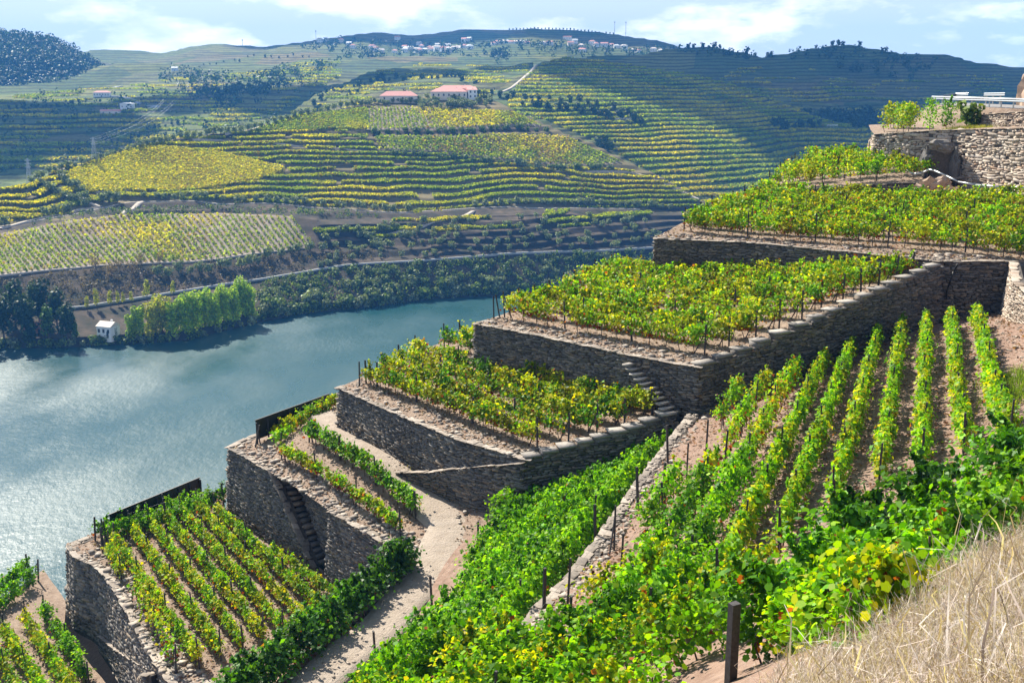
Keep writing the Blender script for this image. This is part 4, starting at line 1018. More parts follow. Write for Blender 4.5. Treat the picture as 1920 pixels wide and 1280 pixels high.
# rough stone strewn along the terrace rims and bare ground
def rubble(name, label, paths, n, smin, smax, mat, zf, width, side):
    V = []; R = []
    for path in paths:
        q = along([p[:2] for p in path], 200); d = np.gradient(q, axis=0); d /= np.linalg.norm(d, axis=1, keepdims=True)
        i = rng.integers(0, 200, n); w = rng.random(n) ** 1.4 * width * side
        p = q[i] + np.stack([-d[i, 1], d[i, 0]], -1) * w[:, None]
        s = rng.uniform(smin, smax, n) * (0.5 + rng.random(n) ** 3)
        z = zf(p[:, 0], p[:, 1]) + s * 0.12
        k = rng.integers(0, 12, n); b = np.array(SV)[k] * np.stack([s, s * rng.uniform(.5, 1, n), s * rng.uniform(.2, .5, n)], -1)[:, None]
        a = rng.uniform(0, 6.28, n)[:, None]
        x = b[..., 0] * np.cos(a) - b[..., 1] * np.sin(a); y = b[..., 0] * np.sin(a) + b[..., 1] * np.cos(a)
        V.append(np.stack([x + p[:, 0, None], y + p[:, 1, None], b[..., 2] + z[:, None]], -1)); R.append(np.repeat(rng.random(n), 8))
    V = np.concatenate(V); f = (BF[None] + (np.arange(len(V)) * 8)[:, None, None]).reshape(-1, 4)
    link(name, new_mesh(name, V.reshape(-1, 3), f, mats=(mat,), rnd=np.concatenate(R)), kind='stuff', label=label, category='rubble')
rubble("loose_stones", "loose slate chips along the terrace rim with slab stairs", [B_F], 700, .08, .3, M_COPE, gB, 2.2, 1)
rubble("loose_stones", "loose slate chips along the rim of the short vine block", [A_F], 600, .08, .3, M_COPE, gA, 2.0, 1)
rubble("loose_stones", "loose slate chips along the broad terrace rim", [C_F], 900, .08, .3, M_COPE, gC, 2.0, 1)
rubble("loose_stones", "pale slate rim beside the upper black board", [L2_F], 1000, .08, .35, M_COPE, gL2, 1.8, 1)
rubble("loose_stones", "pale slate rim beside the lower black board", [L1_F], 1000, .08, .35, M_COPE, gL1, 1.7, 1)
rubble("loose_stones", "pale stones along the diagonal ledge", [E_L], 1500, .06, .22, M_COPE, gR, 1.0, 1)
rubble("loose_stones", "small stones scattered on top of the diagonal ledge", [E_L], 900, .05, .16, M_COPE, lambda x, y: np.zeros(np.broadcast(x, y).shape) + Z0 - 18.2, 0.5, 1)
rubble("loose_stones", "stones strewn on the bare dirt slope at right", [[(27, 68), (26, 56), (22, 46)]], 700, .05, .22, M_PALE, gR, 9, 1)

def litter(name, label, poly, zf, n, smin, smax, stops):
    poly = [p[:2] for p in poly]; xs = [p[0] for p in poly]; ys = [p[1] for p in poly]
    x = rng.uniform(min(xs), max(xs), n); y = rng.uniform(min(ys), max(ys), n); k = inpoly(x, y, poly); x, y = x[k], y[k]; m = len(x)
    c = np.c_[x, y, zf(x, y) + 0.05]; v, kk, cc = leaves(c, rng.uniform(smin, smax, m), np.array([0, 0, 1.0]), 0.35, palette(m, stops))
    link(name, new_mesh(name, v, k=kk, cols=cc, mats=(M_CROWN,)), kind='stuff', label=label, category='litter')
DRYL = [(0.16, 0.07, 0.035), (0.28, 0.15, 0.08), (0.12, 0.085, 0.06), (0.40, 0.33, 0.27)]
litter("leaf_litter", "dry fallen leaves and slate flakes on the slab-stair terrace", POLY_B, gB, 9000, .08, .22, DRYL)
litter("leaf_litter", "dry fallen leaves and slate flakes on the short vine block", POLY_A, gA, 6000, .08, .22, DRYL)
litter("leaf_litter", "dry fallen leaves and slate flakes on the broad terrace", POLY_C, gC, 12000, .08, .24, DRYL)
litter("leaf_litter", "dry fallen leaves and slate flakes beside the lower board", POLY_L1, gL1, 9000, .08, .22, DRYL)
litter("leaf_litter", "dry fallen leaves and stones beside the dirt track", POLY_L2, gL2, 7000, .06, .18, DRYL)
litter("leaf_litter", "dry fallen leaves and stones on the steep plot", [p for p in POLY_R if p[1] > 26], gR, 26000, .07, .24, DRYL)

TR_ = [p for p in TRACK if p[1] > 38]
gT = lambda x, y: np.where(np.asarray(y) < 52, Z0 - 24.1, gL2(x, y) + 0.05)
rubble("loose_stones", "stones and chips along the left side of the dirt track", [TR_], 700, .04, .16, M_COPE, gT, 1.9, 1)
rubble("loose_stones", "stones and chips along the right side of the dirt track", [TR_], 700, .04, .16, M_COPE, gT, 1.9, -1)

# ------------------------------------------------------------------ vine rows
LIME_V = [(0.07, 0.22, 0.006), (0.145, 0.34, 0.007), (0.27, 0.44, 0.009)]
YEL_V = [(0.15, 0.26, 0.006), (0.31, 0.38, 0.008), (0.52, 0.43, 0.012)]
GRN_V = [(0.03, 0.12, 0.006), (0.065, 0.20, 0.007), (0.14, 0.31, 0.009)]
DEEP_V = [(0.02, 0.075, 0.014), (0.04, 0.12, 0.016), (0.08, 0.18, 0.018)]
RED_V = [(0.16, 0.03, 0.012), (0.28, 0.06, 0.02), (0.36, 0.14, 0.03)]
def post_mesh(h, w):
    b = MB(); b.box((0, 0, h / 2 - 0.15), (w, w * 0.75, h + 0.3)); return b.mesh("post", M_POST)
POSTS = [post_mesh(1.75, 0.085), post_mesh(1.65, 0.10), post_mesh(1.85, 0.08)]
WORD = ['', 'first', 'second', 'third', 'fourth', 'fifth', 'sixth', 'seventh', 'eighth', 'ninth', 'tenth', 'eleventh', 'twelfth', 'thirteenth', 'fourteenth', 'fifteenth', 'sixteenth']

def vine_row(label, p0, p1, zf, group, pal=LIME_V, pal2=YEL_V, mix=0.35, red=0.10, dens=330, size=0.17, h=(0.55, 1.5), width=0.26, posts=True, gap=0.05, lobed=False, plant=1.05, shoots=0.16, post_gap=5.2, vig=0.0, strut=True, curve=None, keepf=None, mat=None, spread=0.30):
    p0 = np.array(p0[:2], float); p1 = np.array(p1[:2], float); L = np.linalg.norm(p1 - p0)
    if L < 1.2: return None
    d = (p1 - p0) / L; nrm = np.array([-d[1], d[0]])
    m = max(1, int(L / plant)); s = (np.arange(m) + 0.5 + rng.uniform(-.18, .18, m)) * L / m
    keep = rng.random(m) > gap
    if keepf is not None:
        q_ = p0 + d * s[:, None]; keep &= keepf(q_[:, 0], q_[:, 1], zf(q_[:, 0], q_[:, 1]) + h[1])
    s = s[keep]; m = len(s)
    if m == 0: return None
    pp = p0 + d * s[:, None]
    if curve is not None: pp = pp + nrm * (curve * np.sin(np.pi * s / L))[:, None]
    vigor = np.clip(0.82 + 0.30 * rng.normal(size=m) + vig, 0.25, 1.6)
    o = thing("vine_row", label, 'vine row', group)
    o.location = (0, 0, 0)
    # foliage
    n = (dens * plant * vigor).astype(int); pi = np.repeat(np.arange(m), n); N_ = len(pi)
    hh = h[0] + (h[1] - h[0]) * (rng.beta(1.6, 1.25, N_))
    prof = np.sin(np.pi * np.clip((hh - h[0]) / (h[1] - h[0]), 0.04, 0.96)) ** 0.45
    ax = rng.normal(size=N_) * plant * spread; cx = rng.normal(size=N_) * width * prof * (0.7 + 0.3 * vigor[pi])
    topj = (0.16 * rng.normal(size=m))[pi]
    k = rng.random(N_) < shoots; sh = rng.integers(0, 4, N_)
    sdir = rng.uniform(-1, 1, (m, 4, 2)); f = rng.random(N_)
    ax = np.where(k, (sdir[pi, sh, 0] * (0.35 + 0.35 * f)) * plant * 0.7 + rng.normal(size=N_) * .04, ax)
    cx = np.where(k, sdir[pi, sh, 1] * (0.12 + 0.55 * f) * width * 2.0 + rng.normal(size=N_) * .04, cx)
    hh = np.where(k, h[1] - 0.25 + f * 0.55 + rng.normal(size=N_) * .03 + 0.1 * sdir[pi, sh, 0], hh * (0.94 + 0.08 * vigor[pi]) + topj * np.clip((hh - h[0]) / (h[1] - h[0]), 0, 1))
    P = pp[pi] + d * ax[:, None] + nrm * cx[:, None]
    base = zf(pp[:, 0], pp[:, 1]); C = np.c_[P, base[pi] + hh]
    ptint = (1 + 0.16 * rng.normal(size=(m, 1)))[pi]; ca, cb = palette(N_, pal, 0.2) * ptint, palette(N_, pal2, 0.2) * ptint
    pm = np.clip(mix + 0.30 * rng.normal(size=m), 0, 1)[pi]; low = np.clip(1 - (hh - h[0]) / 0.5, 0, 1)
    w = (rng.random(N_) < pm)[:, None]; col = np.where(w, cb, ca)
    pr = red * (0.4 + 1.2 * rng.random(m))[pi] * (0.15 + 2.2 * low); kr = rng.random(N_) < pr
    col[kr] = palette(N_, RED_V, 0.2)[kr]
    nb = nrm[None] * np.sign(cx)[:, None] * 0.55
    v, kk, cc = leaves(C, size * (0.5 + 1.0 * rng.random(N_) ** 1.3), np.c_[nb, np.full(N_, 0.65)], 0.55, col, lobed)
    link("foliage", new_mesh("foliage", v, k=kk, cols=cc, mats=(mat or M_LEAF,)), o)
    # gnarled stems, a few hanging dry leaves
    b = MB()
    for i in range(m):
        x, y = pp[i]; z = base[i]; j1, j2 = rng.normal(size=2) * 0.07
        b.bar((x, y, z - 0.1), (x + j1, y + j2, z + 0.42), 0.035, 4, 0.028); b.bar((x + j1, y + j2, z + 0.42), (x + j1 * 0.3, y + j2 * 1.2, z + 0.95), 0.028, 4, 0.02)
    b.build("stems", M_BARK, o, kind='stuff')
    if posts:
        np_ = max(2, int(round(L / post_gap)) + 1)
        for i in range(np_):
            q = p0 + d * (L * i / (np_ - 1))
            if curve is not None: q = q + nrm * curve * math.sin(math.pi * i / (np_ - 1))
            z = float(zf(q[0], q[1]))
            po = link("post", random.choice(POSTS), o); po.location = (q[0], q[1], z); po.rotation_euler = (random.uniform(-.05, .05), random.uniform(-.05, .05), math.atan2(d[1], d[0]))
            if strut and i in (0, np_ - 1):
                e = d * (0.75 if i == 0 else -0.75); z2 = float(zf(q[0] + e[0], q[1] + e[1]))
                st_ = MB().bar((q[0] + e[0], q[1] + e[1], z2 - .1), (q[0], q[1], z + 1.35), 0.035, 5).build("strut", M_POST, po)
                st_.matrix_parent_inverse = (Matrix.Translation(po.location) @ po.rotation_euler.to_matrix().to_4x4()).inverted()
        wb = MB()
        for hz in (0.62, 1.15):
            pts = []
            for i in range(np_):
                q = p0 + d * (L * i / (np_ - 1))
                if curve is not None: q = q + nrm * curve * math.sin(math.pi * i / (np_ - 1))
                pts.append((q[0], q[1], float(zf(q[0], q[1])) + hz))
            wb.path(pts, 0.004, 3)
        wb.build("wire", M_STEEL, o, kind='stuff')
    return o

def project(x, y, z):
    P = np.stack([x, y, z], -1) - EYE; dep = P[..., 1] * CP - P[..., 2] * SP; upc = P[..., 1] * SP + P[..., 2] * CP
    return 960 + F * P[..., 0] / dep, 640 - F * upc / dep
def clip_rows(poly, d, start, spacing, count, trim0=0.5, trim1=0.5, holes=()):
    """segments of parallel lines inside a plan polygon, nearest the start first"""
    d = np.array(d, float); d /= np.linalg.norm(d); n = np.array([-d[1], d[0]]); out = []
    for k in range(count):
        o = np.array(start[:2], float) + n * spacing * k
        s = np.arange(-60, 60, 0.2); q = o + d * s[:, None]
        ins = inpoly(q[:, 0], q[:, 1], [p[:2] for p in poly])
        for hpoly in holes: ins &= ~inpoly(q[:, 0], q[:, 1], hpoly)
        if not ins.any(): out.append(None); continue
        idx = np.where(ins)[0]; runs = np.split(idx, np.where(np.diff(idx) > 1)[0] + 1); r = max(runs, key=len)
        a, b = s[r[0]] + trim0, s[r[-1]] - trim1
        out.append((o + d * a, o + d * b) if b - a > 1.5 else None)
    return out
def dirv(a, b): v = np.array(b[:2], float) - np.array(a[:2], float); return v / np.linalg.norm(v)
def inset(p, d, k):
    n = np.array([-d[1], d[0]]); return np.array(p[:2], float) + n * k

dB = dirv(B_F[0], B_F[-1])
for i, sgm in enumerate(clip_rows(POLY_B, dB, inset(B_F[1], dB, 2.1), 1.72, 11, 0.7, 1.5)):
    if sgm: vine_row(f"{WORD[i+1]} vine row from the rim on the terrace above the small slab steps", *sgm, gB, "rows on the slab-stair terrace", YEL_V, LIME_V, 0.45, 0.26, gap=0.04, size=0.17, h=(0.45, 1.45), width=0.25, shoots=0.10, dens=400, spread=0.34)
dA = dirv(A_F[0], A_F[-1])
for i, sgm in enumerate(clip_rows(POLY_A, dA, inset(A_F[1], dA, 2.0), 1.62, 7, 1.2, 1.3)):
    if sgm: vine_row(f"{WORD[i+1]} vine row from the rim on the short block below the slab steps", *sgm, gA, "rows of the short vine block", YEL_V, GRN_V, 0.40, 0.22, size=0.17, h=(0.4, 1.42), width=0.26, shoots=0.10, dens=420, spread=0.36, gap=0.02)
dC = dirv(C_F[0], C_F[3])
for i, sgm in enumerate(clip_rows(POLY_C, dC, inset(C_F[1], dC, 1.9), 1.9, 9, 1.0, 0.6)):
    if sgm: vine_row(f"{WORD[i+1]} vine row from the rim on the broad terrace under the pale wall", *sgm, gC, "rows on the broad terrace", YEL_V, LIME_V, 0.4, 0.22, gap=0.06, size=0.17, h=(0.45, 1.45), width=0.25, shoots=0.10, dens=390, spread=0.34)
dD = dirv(POLY_D0[0], POLY_D0[3])
for i, sgm in enumerate(clip_rows(POLY_D0[:3] + [(38.5, 96.5)] + POLY_D0[5:], dD, inset(POLY_D0[0], dD, 1.2), 1.9, 7, 1.2, 1.6)):
    if sgm: vine_row(f"{WORD[i+1]} vine row on the small triangular terrace beside the rock niche", *sgm, gD0, "rows on the small triangular terrace", YEL_V, LIME_V, 0.4, 0.10)
for i, (a, b) in enumerate([(D(1652, 247, 104), D(1710, 243, 100)), (D(1662, 243, 108), D(1712, 240, 104))]):
    vine_row(f"{['front', 'back'][i]} short yellow vine row on the rim left of the guardrail", a, b, gD1, "short rows by the guardrail", YEL_V, LIME_V, 0.3, 0.08, h=(0.3, 2.2), width=0.5, posts=False, dens=600, plant=0.8)
vine_row("thick green vine clump in front of the guardrail", D(1735, 240, 101), D(1780, 240, 99), gD1, "short rows by the guardrail", LIME_V, GRN_V, 0.4, 0.04, h=(0.2, 2.6), width=0.7, posts=False, dens=750, plant=0.8)
# terrace beside the upper black board
dL = dirv(L2_F[0], L2_F[3])
vine_row("outer vine row along the pale rim between the upper board and track", G(528, 859, -23.9), G(751, 1000, -24.0), gL2, "rows beside the dirt track", YEL_V, LIME_V, 0.5, 0.26, dens=360, h=(0.4, 1.1), width=0.16, plant=0.75, gap=0.0, spread=0.42, shoots=0.06)
vine_row("inner vine row bordering the dirt track beside the upper board", G(580, 832, -23.5), G(779, 968, -23.8), gL2, "rows beside the dirt track", LIME_V, GRN_V, 0.4, 0.12, h=(0.45, 1.35), width=0.22, plant=0.8, gap=0.0, dens=420, spread=0.4)
dQ = dirv((-19.6, 72.2), (-13.8, 77.6))
for i in range(2):
    o_ = np.array((.85, -.53)) * (0.75 + 1.15 * i)
    vine_row(f"{['outer', 'inner'][i]} vine row in front of the upper black board", np.array((-17.6, 71.4)) + o_, np.array((-13.6, 77.8)) + o_, gL2, "rows before the upper board", LIME_V, YEL_V, 0.5, 0.10, h=(0.15, 0.8), width=0.25, shoots=0.05, posts=False)
# terrace beside the lower board
ROWS1 = [((203, 1020), (226, 1062)), ((212, 1000), (372, 1222)), ((243, 978), (412, 1208)), ((277, 966), (455, 1195)), ((307, 955), (492, 1178)), ((338, 948), (530, 1168)), ((368, 940), (572, 1155)), ((402, 945), (612, 1140)), ((512, 1022), (640, 1118))]
for i, (a, b) in enumerate(ROWS1):
    vine_row(f"{WORD[i+1]} vine row from the curved wall on the terrace beside the lower board", G(*a, -28.1), G(*b, -28.1), gL1, "rows beside the lower board", LIME_V, YEL_V, 0.5, 0.14, plant=0.7, dens=420, gap=0.0, h=(0.3, 1.08), width=0.155, shoots=0.05, spread=0.45, size=0.15)
vine_row("thin straggling vine row on the slate rim of the curved wall", G(255, 1105, -28.3), G(328, 1238, -28.3), gL1, "rows beside the lower board", YEL_V, LIME_V, 0.4, 0.30, dens=170, gap=0.12)
for i in range(2):
    vine_row(f"{['outer', 'inner'][i]} vine row along the river rim in front of the lower board", np.array((-27.4, 66.6)) + np.array((.6, -.62)) * (i + 0.55) * 1.3, np.array((-20.6, 74.0)) + np.array((.6, -.62)) * (i + 0.55) * 1.3 - np.array((.9, 1.0)) * i * .8, gL1, "rows before the lower board", LIME_V, GRN_V, 0.35, 0.08, h=(0.3, 1.15), width=0.25)
# lowest terrace
for i, (a, b) in enumerate([((-60, 1215), (-5, 1300)), ((-25, 1190), (45, 1300)), ((5, 1170), (95, 1310)), ((45, 1148), (150, 1310)), ((80, 1135), (165, 1262))]):
    vine_row(f"{WORD[5-i]} vine row from the ramp wall on the lowest terrace, bottom left", G(*a, -32.6), G(*b, -32.6), gL0, "rows on the lowest terrace", LIME_V, YEL_V if i < 4 else GRN_V, 0.5, 0.08, dens=420, plant=0.7, h=(0.25, 1.15), width=0.20, shoots=0.06, spread=0.45, size=0.15)
for i in range(2):
    vine_row(f"{['outer', 'inner'][i]} vine row along the river rim of the lowest terrace", (-33.6 + i * 1.1, 70.5 - i * 1.0), (-36.4 + i * 1.1, 52.0 - i * 1.2), gL0, "river-rim rows on the lowest terrace", LIME_V, GRN_V, 0.4, 0.04, dens=420, plant=0.8, h=(0.2, 1.1), width=0.26, spread=0.42)
def ledge_px(py): return np.interp(py, [760, 780, 880, 985, 1080, 1150, 1230], [1305, 1292, 1215, 1140, 1070, 1000, 930])
def off_ledge(x, y, z):
    q = project(x, y, z); q2 = project(x, y, z - 0.9)
    return (q[1] > 1165) | (q2[0] > 1420) | ((q[0] > ledge_px(q[1]) + 48) & (q2[0] > ledge_px(q2[1]) + 25))
def s_keep(x, y, z):
    q = project(x, y, z)
    return (q[0] > np.interp(q[1], [940, 965, 1000, 1040, 1120, 1200, 1280, 1330], [935, 915, 895, 880, 812, 742, 648, 590])) & ((q[0] < ledge_px(q[1]) - 16) | (q[1] > 1165))
# steep plot: rows parallel to the diagonal ledge
dE = dirv(E_L[0], E_L[3]); nE = np.array([-dE[1], dE[0]])
for i in range(11):
    o = np.array(E_L[0][:2]) + nE * (1.0 + 1.38 * i)
    a = o + dE * (-0.2 * i); 
    s = np.arange(-14, 6, 0.2); q = o + dE * s[:, None]; ins = inpoly(q[:, 0], q[:, 1], POLY_R); a = o + dE * (s[ins][0] + 1.2 if ins.any() else 0)
    L_ = 37.5 - 1.0 * max(0, i - 2) if i < 9 else 30.5 - 0.8 * (i - 9)
    if i >= 10: a = a + dE * (1.5 * (i - 9))
    if i >= 11: L_ = 20 - 3 * (i - 11)
    o1 = a + dE * L_
    if i < 4:      # far half thin and reddish, near half thick
        mid = a + dE * L_ * 0.5
        vine_row(f"upper half of the {WORD[i+1]} row from the diagonal ledge, partly bare and red", a, mid, gR, "rows on the steep plot", LIME_V, YEL_V, 0.4, 0.34, dens=210 + 20 * i, gap=0.10 if i else 0.3, h=(0.45, 1.5), plant=1.15, keepf=off_ledge)
        vine_row(f"lower half of the {WORD[i+1]} row from the diagonal ledge, thick and green", mid + dE * 0.6, o1, gR, "rows on the steep plot", LIME_V, GRN_V if i else YEL_V, 0.4, 0.08, dens=380, lobed=False, size=0.16, h=(0.4, 1.6), width=0.34, keepf=off_ledge)
    else:
        vine_row(f"{WORD[i+1]} vine row from the diagonal ledge on the steep plot", a, o1, gR, "rows on the steep plot", LIME_V, YEL_V, 0.35, 0.05, dens=430, h=(0.25, 1.25), width=0.17, gap=0.0, plant=0.85, size=0.155, shoots=0.16, spread=0.4)
# slope between the track and the ledge
for i in range(10):
    o = np.array(E_L[0][:2]) - nE * (1.1 + 1.22 * i)
    s = np.arange(-8, 42, 0.2); q = o + dE * s[:, None]; ins = inpoly(q[:, 0], q[:, 1], POLY_S)
    if not ins.any(): continue
    r = s[ins]; a, b = o + dE * (r[0] + 0.9), o + dE * min(r[-1] - 0.4, 33.0)
    vine_row(f"{WORD[i+1]} dense green row below the diagonal ledge, on the slope above the track", a, b, gS, "rows on the slope above the track", GRN_V if i % 3 else LIME_V, LIME_V, 0.30, 0.02, dens=430, size=0.17, h=(0.25, 1.55), width=0.38, posts=i % 2 == 0, gap=0.0, plant=0.95, shoots=0.2, vig=0.1, keepf=s_keep)
def clear_post(x, y, z):
    q = project(x, y, z - 0.5); return ~((q[0] > 1290) & (q[0] < 1450) & (y < 20.9) & (y > 0)) & off_ledge(x, y, z)
# foreground: leafy rows at the lower right of the frame
for i, (a, b, pl) in enumerate([((-4.2, 31.0), (2.8, 35.5), LIME_V), ((-4.8, 28.6), (5.6, 34.0), YEL_V), ((-4.6, 26.2), (6.8, 31.5), LIME_V), ((-3.6, 23.8), (7.6, 29.0), YEL_V), ((-2.6, 21.6), (6.0, 25.6), LIME_V)]):
    vine_row(f"{['farthest', 'second', 'third', 'fourth', 'nearest'][i]} of five yellowish cross rows at bottom centre", a, b, gR, "cross rows at bottom centre", pl, GRN_V, 0.35, 0.06, dens=728, size=0.120, h=(0.2, 1.5), width=0.42, lobed=True, posts=False, plant=0.9, shoots=0.22, keepf=off_ledge)
vine_row("big-leaved dark green vine hedge crossing in front of the steep rows", (17.5, 31.5), (8.2, 25.6), gR, "big-leaved hedges", GRN_V, DEEP_V, 0.35, 0.02, dens=1260, size=0.152, h=(0.1, 2.1), width=0.72, lobed=True, posts=False, plant=0.8, shoots=0.2, vig=0.15, mat=M_LEAFG)
vine_row("big-leaved hedge running down toward the near slate post", (8.4, 24.9), (5.0, 20.6), gR, "big-leaved hedges", LIME_V, GRN_V, 0.6, 0.05, dens=1400, size=0.144, h=(0.1, 1.9), width=0.6, lobed=True, posts=False, plant=0.8, shoots=0.2, keepf=clear_post)
vine_row("broad-leaved vine with red stems beside the dry grass", (4.6, 19.2), (8.2, 21.0), gR, "big-leaved hedges", LIME_V, GRN_V, 0.4, 0.09, dens=1190, size=0.115, h=(0.1, 1.4), width=0.4, lobed=True, posts=False, plant=0.8, shoots=0.15, keepf=clear_post)
vine_row("near bright vine at the bottom edge right of the post", (3.9, 17.6), (6.2, 18.2), gR, "big-leaved hedges", LIME_V, YEL_V, 0.4, 0.07, dens=884, size=0.115, h=(0.1, 1.2), width=0.35, lobed=True, posts=False, plant=0.8, shoots=0.15, keepf=clear_post)
vine_row("second big-leaved hedge between the dark hedge and the dry grass", (15.5, 27.0), (8.6, 22.6), gR, "big-leaved hedges", LIME_V, GRN_V, 0.55, 0.03, dens=1260, size=0.144, h=(0.05, 1.5), width=0.6, lobed=True, posts=False, plant=0.8, shoots=0.2, mat=M_LEAFG)
vine_row("third leafy strip just above the dry grass edge", (11.5, 21.6), (6.8, 18.8), gR, "big-leaved hedges", LIME_V, GRN_V, 0.5, 0.08, dens=1360, size=0.115, h=(0.05, 1.2), width=0.55, lobed=True, posts=False, plant=0.8, shoots=0.2, mat=M_LEAFG)
vine_row("leafy strip at the bottom edge between near post and grass", (3.1, 16.4), (5.6, 17.0), gR, "big-leaved hedges", LIME_V, YEL_V, 0.35, 0.06, dens=1190, size=0.115, h=(0.05, 1.1), width=0.4, lobed=True, posts=False, plant=0.8, shoots=0.2, keepf=clear_post)
vine_row("leafy strip left of the near post at the bottom edge", (-1.2, 20.0), (3.4, 20.6), gR, "cross rows at bottom centre", LIME_V, YEL_V, 0.4, 0.06, dens=1190, size=0.115, h=(0.1, 1.4), width=0.45, lobed=True, posts=False, plant=0.85, shoots=0.2, keepf=clear_post)
vine_row("low leafy strip on the bank left of the dry grass", (4.7, 15.4), (7.4, 17.4), gR, "big-leaved hedges", LIME_V, GRN_V, 0.4, 0.06, dens=1105, size=0.115, h=(0.02, 0.8), width=0.4, lobed=True, posts=False, plant=0.7, shoots=0.15, keepf=clear_post)
vine_row("lowest leafy strip at the bottom edge beside the dry grass", (4.3, 13.9), (6.0, 14.9), gR, "big-leaved hedges", LIME_V, YEL_V, 0.3, 0.08, dens=1020, size=0.115, h=(0.02, 0.7), width=0.4, lobed=True, posts=False, plant=0.7, shoots=0.15)
vine_row("low leafy vines covering the soil just right of the near post", (5.0, 18.4), (8.0, 19.6), gR, "big-leaved hedges", LIME_V, GRN_V, 0.4, 0.07, dens=1000, size=0.115, h=(0.02, 0.85), width=0.42, lobed=True, posts=False, plant=0.7, shoots=0.15)
vine_row("low leafy vines behind the near post's right side", (5.2, 19.5), (9.2, 21.0), gR, "big-leaved hedges", LIME_V, YEL_V, 0.35, 0.05, dens=1000, size=0.115, h=(0.02, 0.95), width=0.42, lobed=True, posts=False, plant=0.7, shoots=0.15)
# hedge beside the track
vine_row("dark green hedge of vines between the dirt track and lower rows", (-5.2, 52.3), (-7.7, 46.2), lambda x, y: np.zeros(np.broadcast(x, y).shape) + Z0 - 24.2, "dark hedges beside the track", DEEP_V, GRN_V, 0.35, 0.03, dens=900, size=0.19, h=(0.1, 1.45), width=0.42, plant=0.85, gap=0, posts=False, vig=0.1, mat=M_LEAFG)
vine_row("lower stretch of the dark vine hedge, cut off by the bottom edge", (-8.0, 45.5), (-14.0, 32.0), lambda x, y: np.zeros(np.broadcast(x, y).shape) + Z0 - 24.25, "dark hedges beside the track", GRN_V, DEEP_V, 0.4, 0.05, dens=900, size=0.19, h=(0.05, 1.5), width=0.55, plant=0.85, gap=0, posts=False, vig=0.1, mat=M_LEAFG)

# ------------------------------------------------------------------ single posts and props near by
def post(label, P, h=1.55, w=0.11, lean=(0, 0), strut=None):
    b = MB(); b.box((0, 0, h / 2 - .1), (w, w * 0.8, h + .2)); o = b.build("slate_post", M_POST, None, label=label, category='post', kind='thing', group='free-standing posts')
    o.location = P; o.rotation_euler = (lean[0], lean[1], random.uniform(0, 1))
    return o
def onR(px, py, zf, z0):
    p = np.array(G(px, py, z0)); 
    for _ in range(6): p = np.array(G(px, py, float(zf(p[0], p[1])) - Z0))
    return tuple(p)
post("thick near slate post rising from leaves at the bottom edge", onR(1370, 1274, gR, -11.2), 1.70, 0.20)
for lb, px, py, h in [("slate post on the pale ledge, uppermost", 1252, 868, 1.9), ("slate post beside red leaves just below the uppermost ledge post", 1243, 945, 1.9), ("slate post on the ledge left of the red vine", 1196, 955, 1.9), ("slate post on the ledge above the leafy bush", 1116, 1015, 1.6), ("leaning post where the pale ledge ends", 1020, 1145, 1.7), ("dark post standing among the leafy rows left of the near post", 1247, 1060, 1.6)]:
    post(lb, onR(px, py, gR, -18), h, 0.10, (random.uniform(-.1, .1), random.uniform(-.08, .08)))
for lb, px, py, zf in [("outer post of the leaning pair on the slab-stair terrace corner", 926, 600, gB), ("inner post of the leaning pair on the slab-stair terrace corner", 937, 596, gB), ("outermost post on the short block's river corner", 674, 722, gA), ("second post on the short block's river corner", 698, 716, gA), ("third post on the short block's river corner", 707, 724, gA), ("fourth post on the short block's river corner", 722, 702, gA), ("post on the curved wall's river corner", 192, 1035, gL1), ("second post on the curved wall's river corner", 201, 1018, gL1), ("paired posts' left one under the upper board's end", 479, 838, gL2), ("paired posts' right one under the upper board's end", 488, 832, gL2)]:
    post(lb, onR(px, py, zf, -20), 1.6, 0.09, (random.uniform(-.2, .2), random.uniform(-.2, .2)))

def board(label, a, b, h, z, n):
    o = thing("billboard", label, 'billboard', None, (a[0], a[1], z))
    a = np.array(a[:2], float); b = np.array(b[:2], float); L = np.linalg.norm(b - a); d = (b - a) / L; rz = math.atan2(d[1], d[0])
    for i in range(n):
        c = d * (L * (i + .5) / n); m = MB(); m.box((c[0], c[1], 0.2 + h / 2), (L / n - 0.03, 0.05, h), rz); m.build("panel", M_BLACK, o)
    for i in range(n + 1):
        c = d * (L * i / n); nn = np.array([-d[1], d[0]]) * -0.09
        MB().box((c[0] + nn[0], c[1] + nn[1], (0.2 + h) / 2 - 0.45), (0.07, 0.09, h + 0.9), rz).build("post", M_POST, o)
    m = MB(); m.box((*(d * L / 2), 0.23 + h), (L + .1, 0.08, 0.06), rz).build("top_rail", M_BLACK, o)
board("long black board seen from behind beside the curved wall, lower of two", G(208, 1000, -28.9), G(376, 928, -28.9), 1.25, Z0 - 29.05, 8)
board("long black board seen from behind beside the dirt track, upper of two", G(481, 824, -23.9), G(618, 772, -23.9), 1.35, Z0 - 24.1, 7)

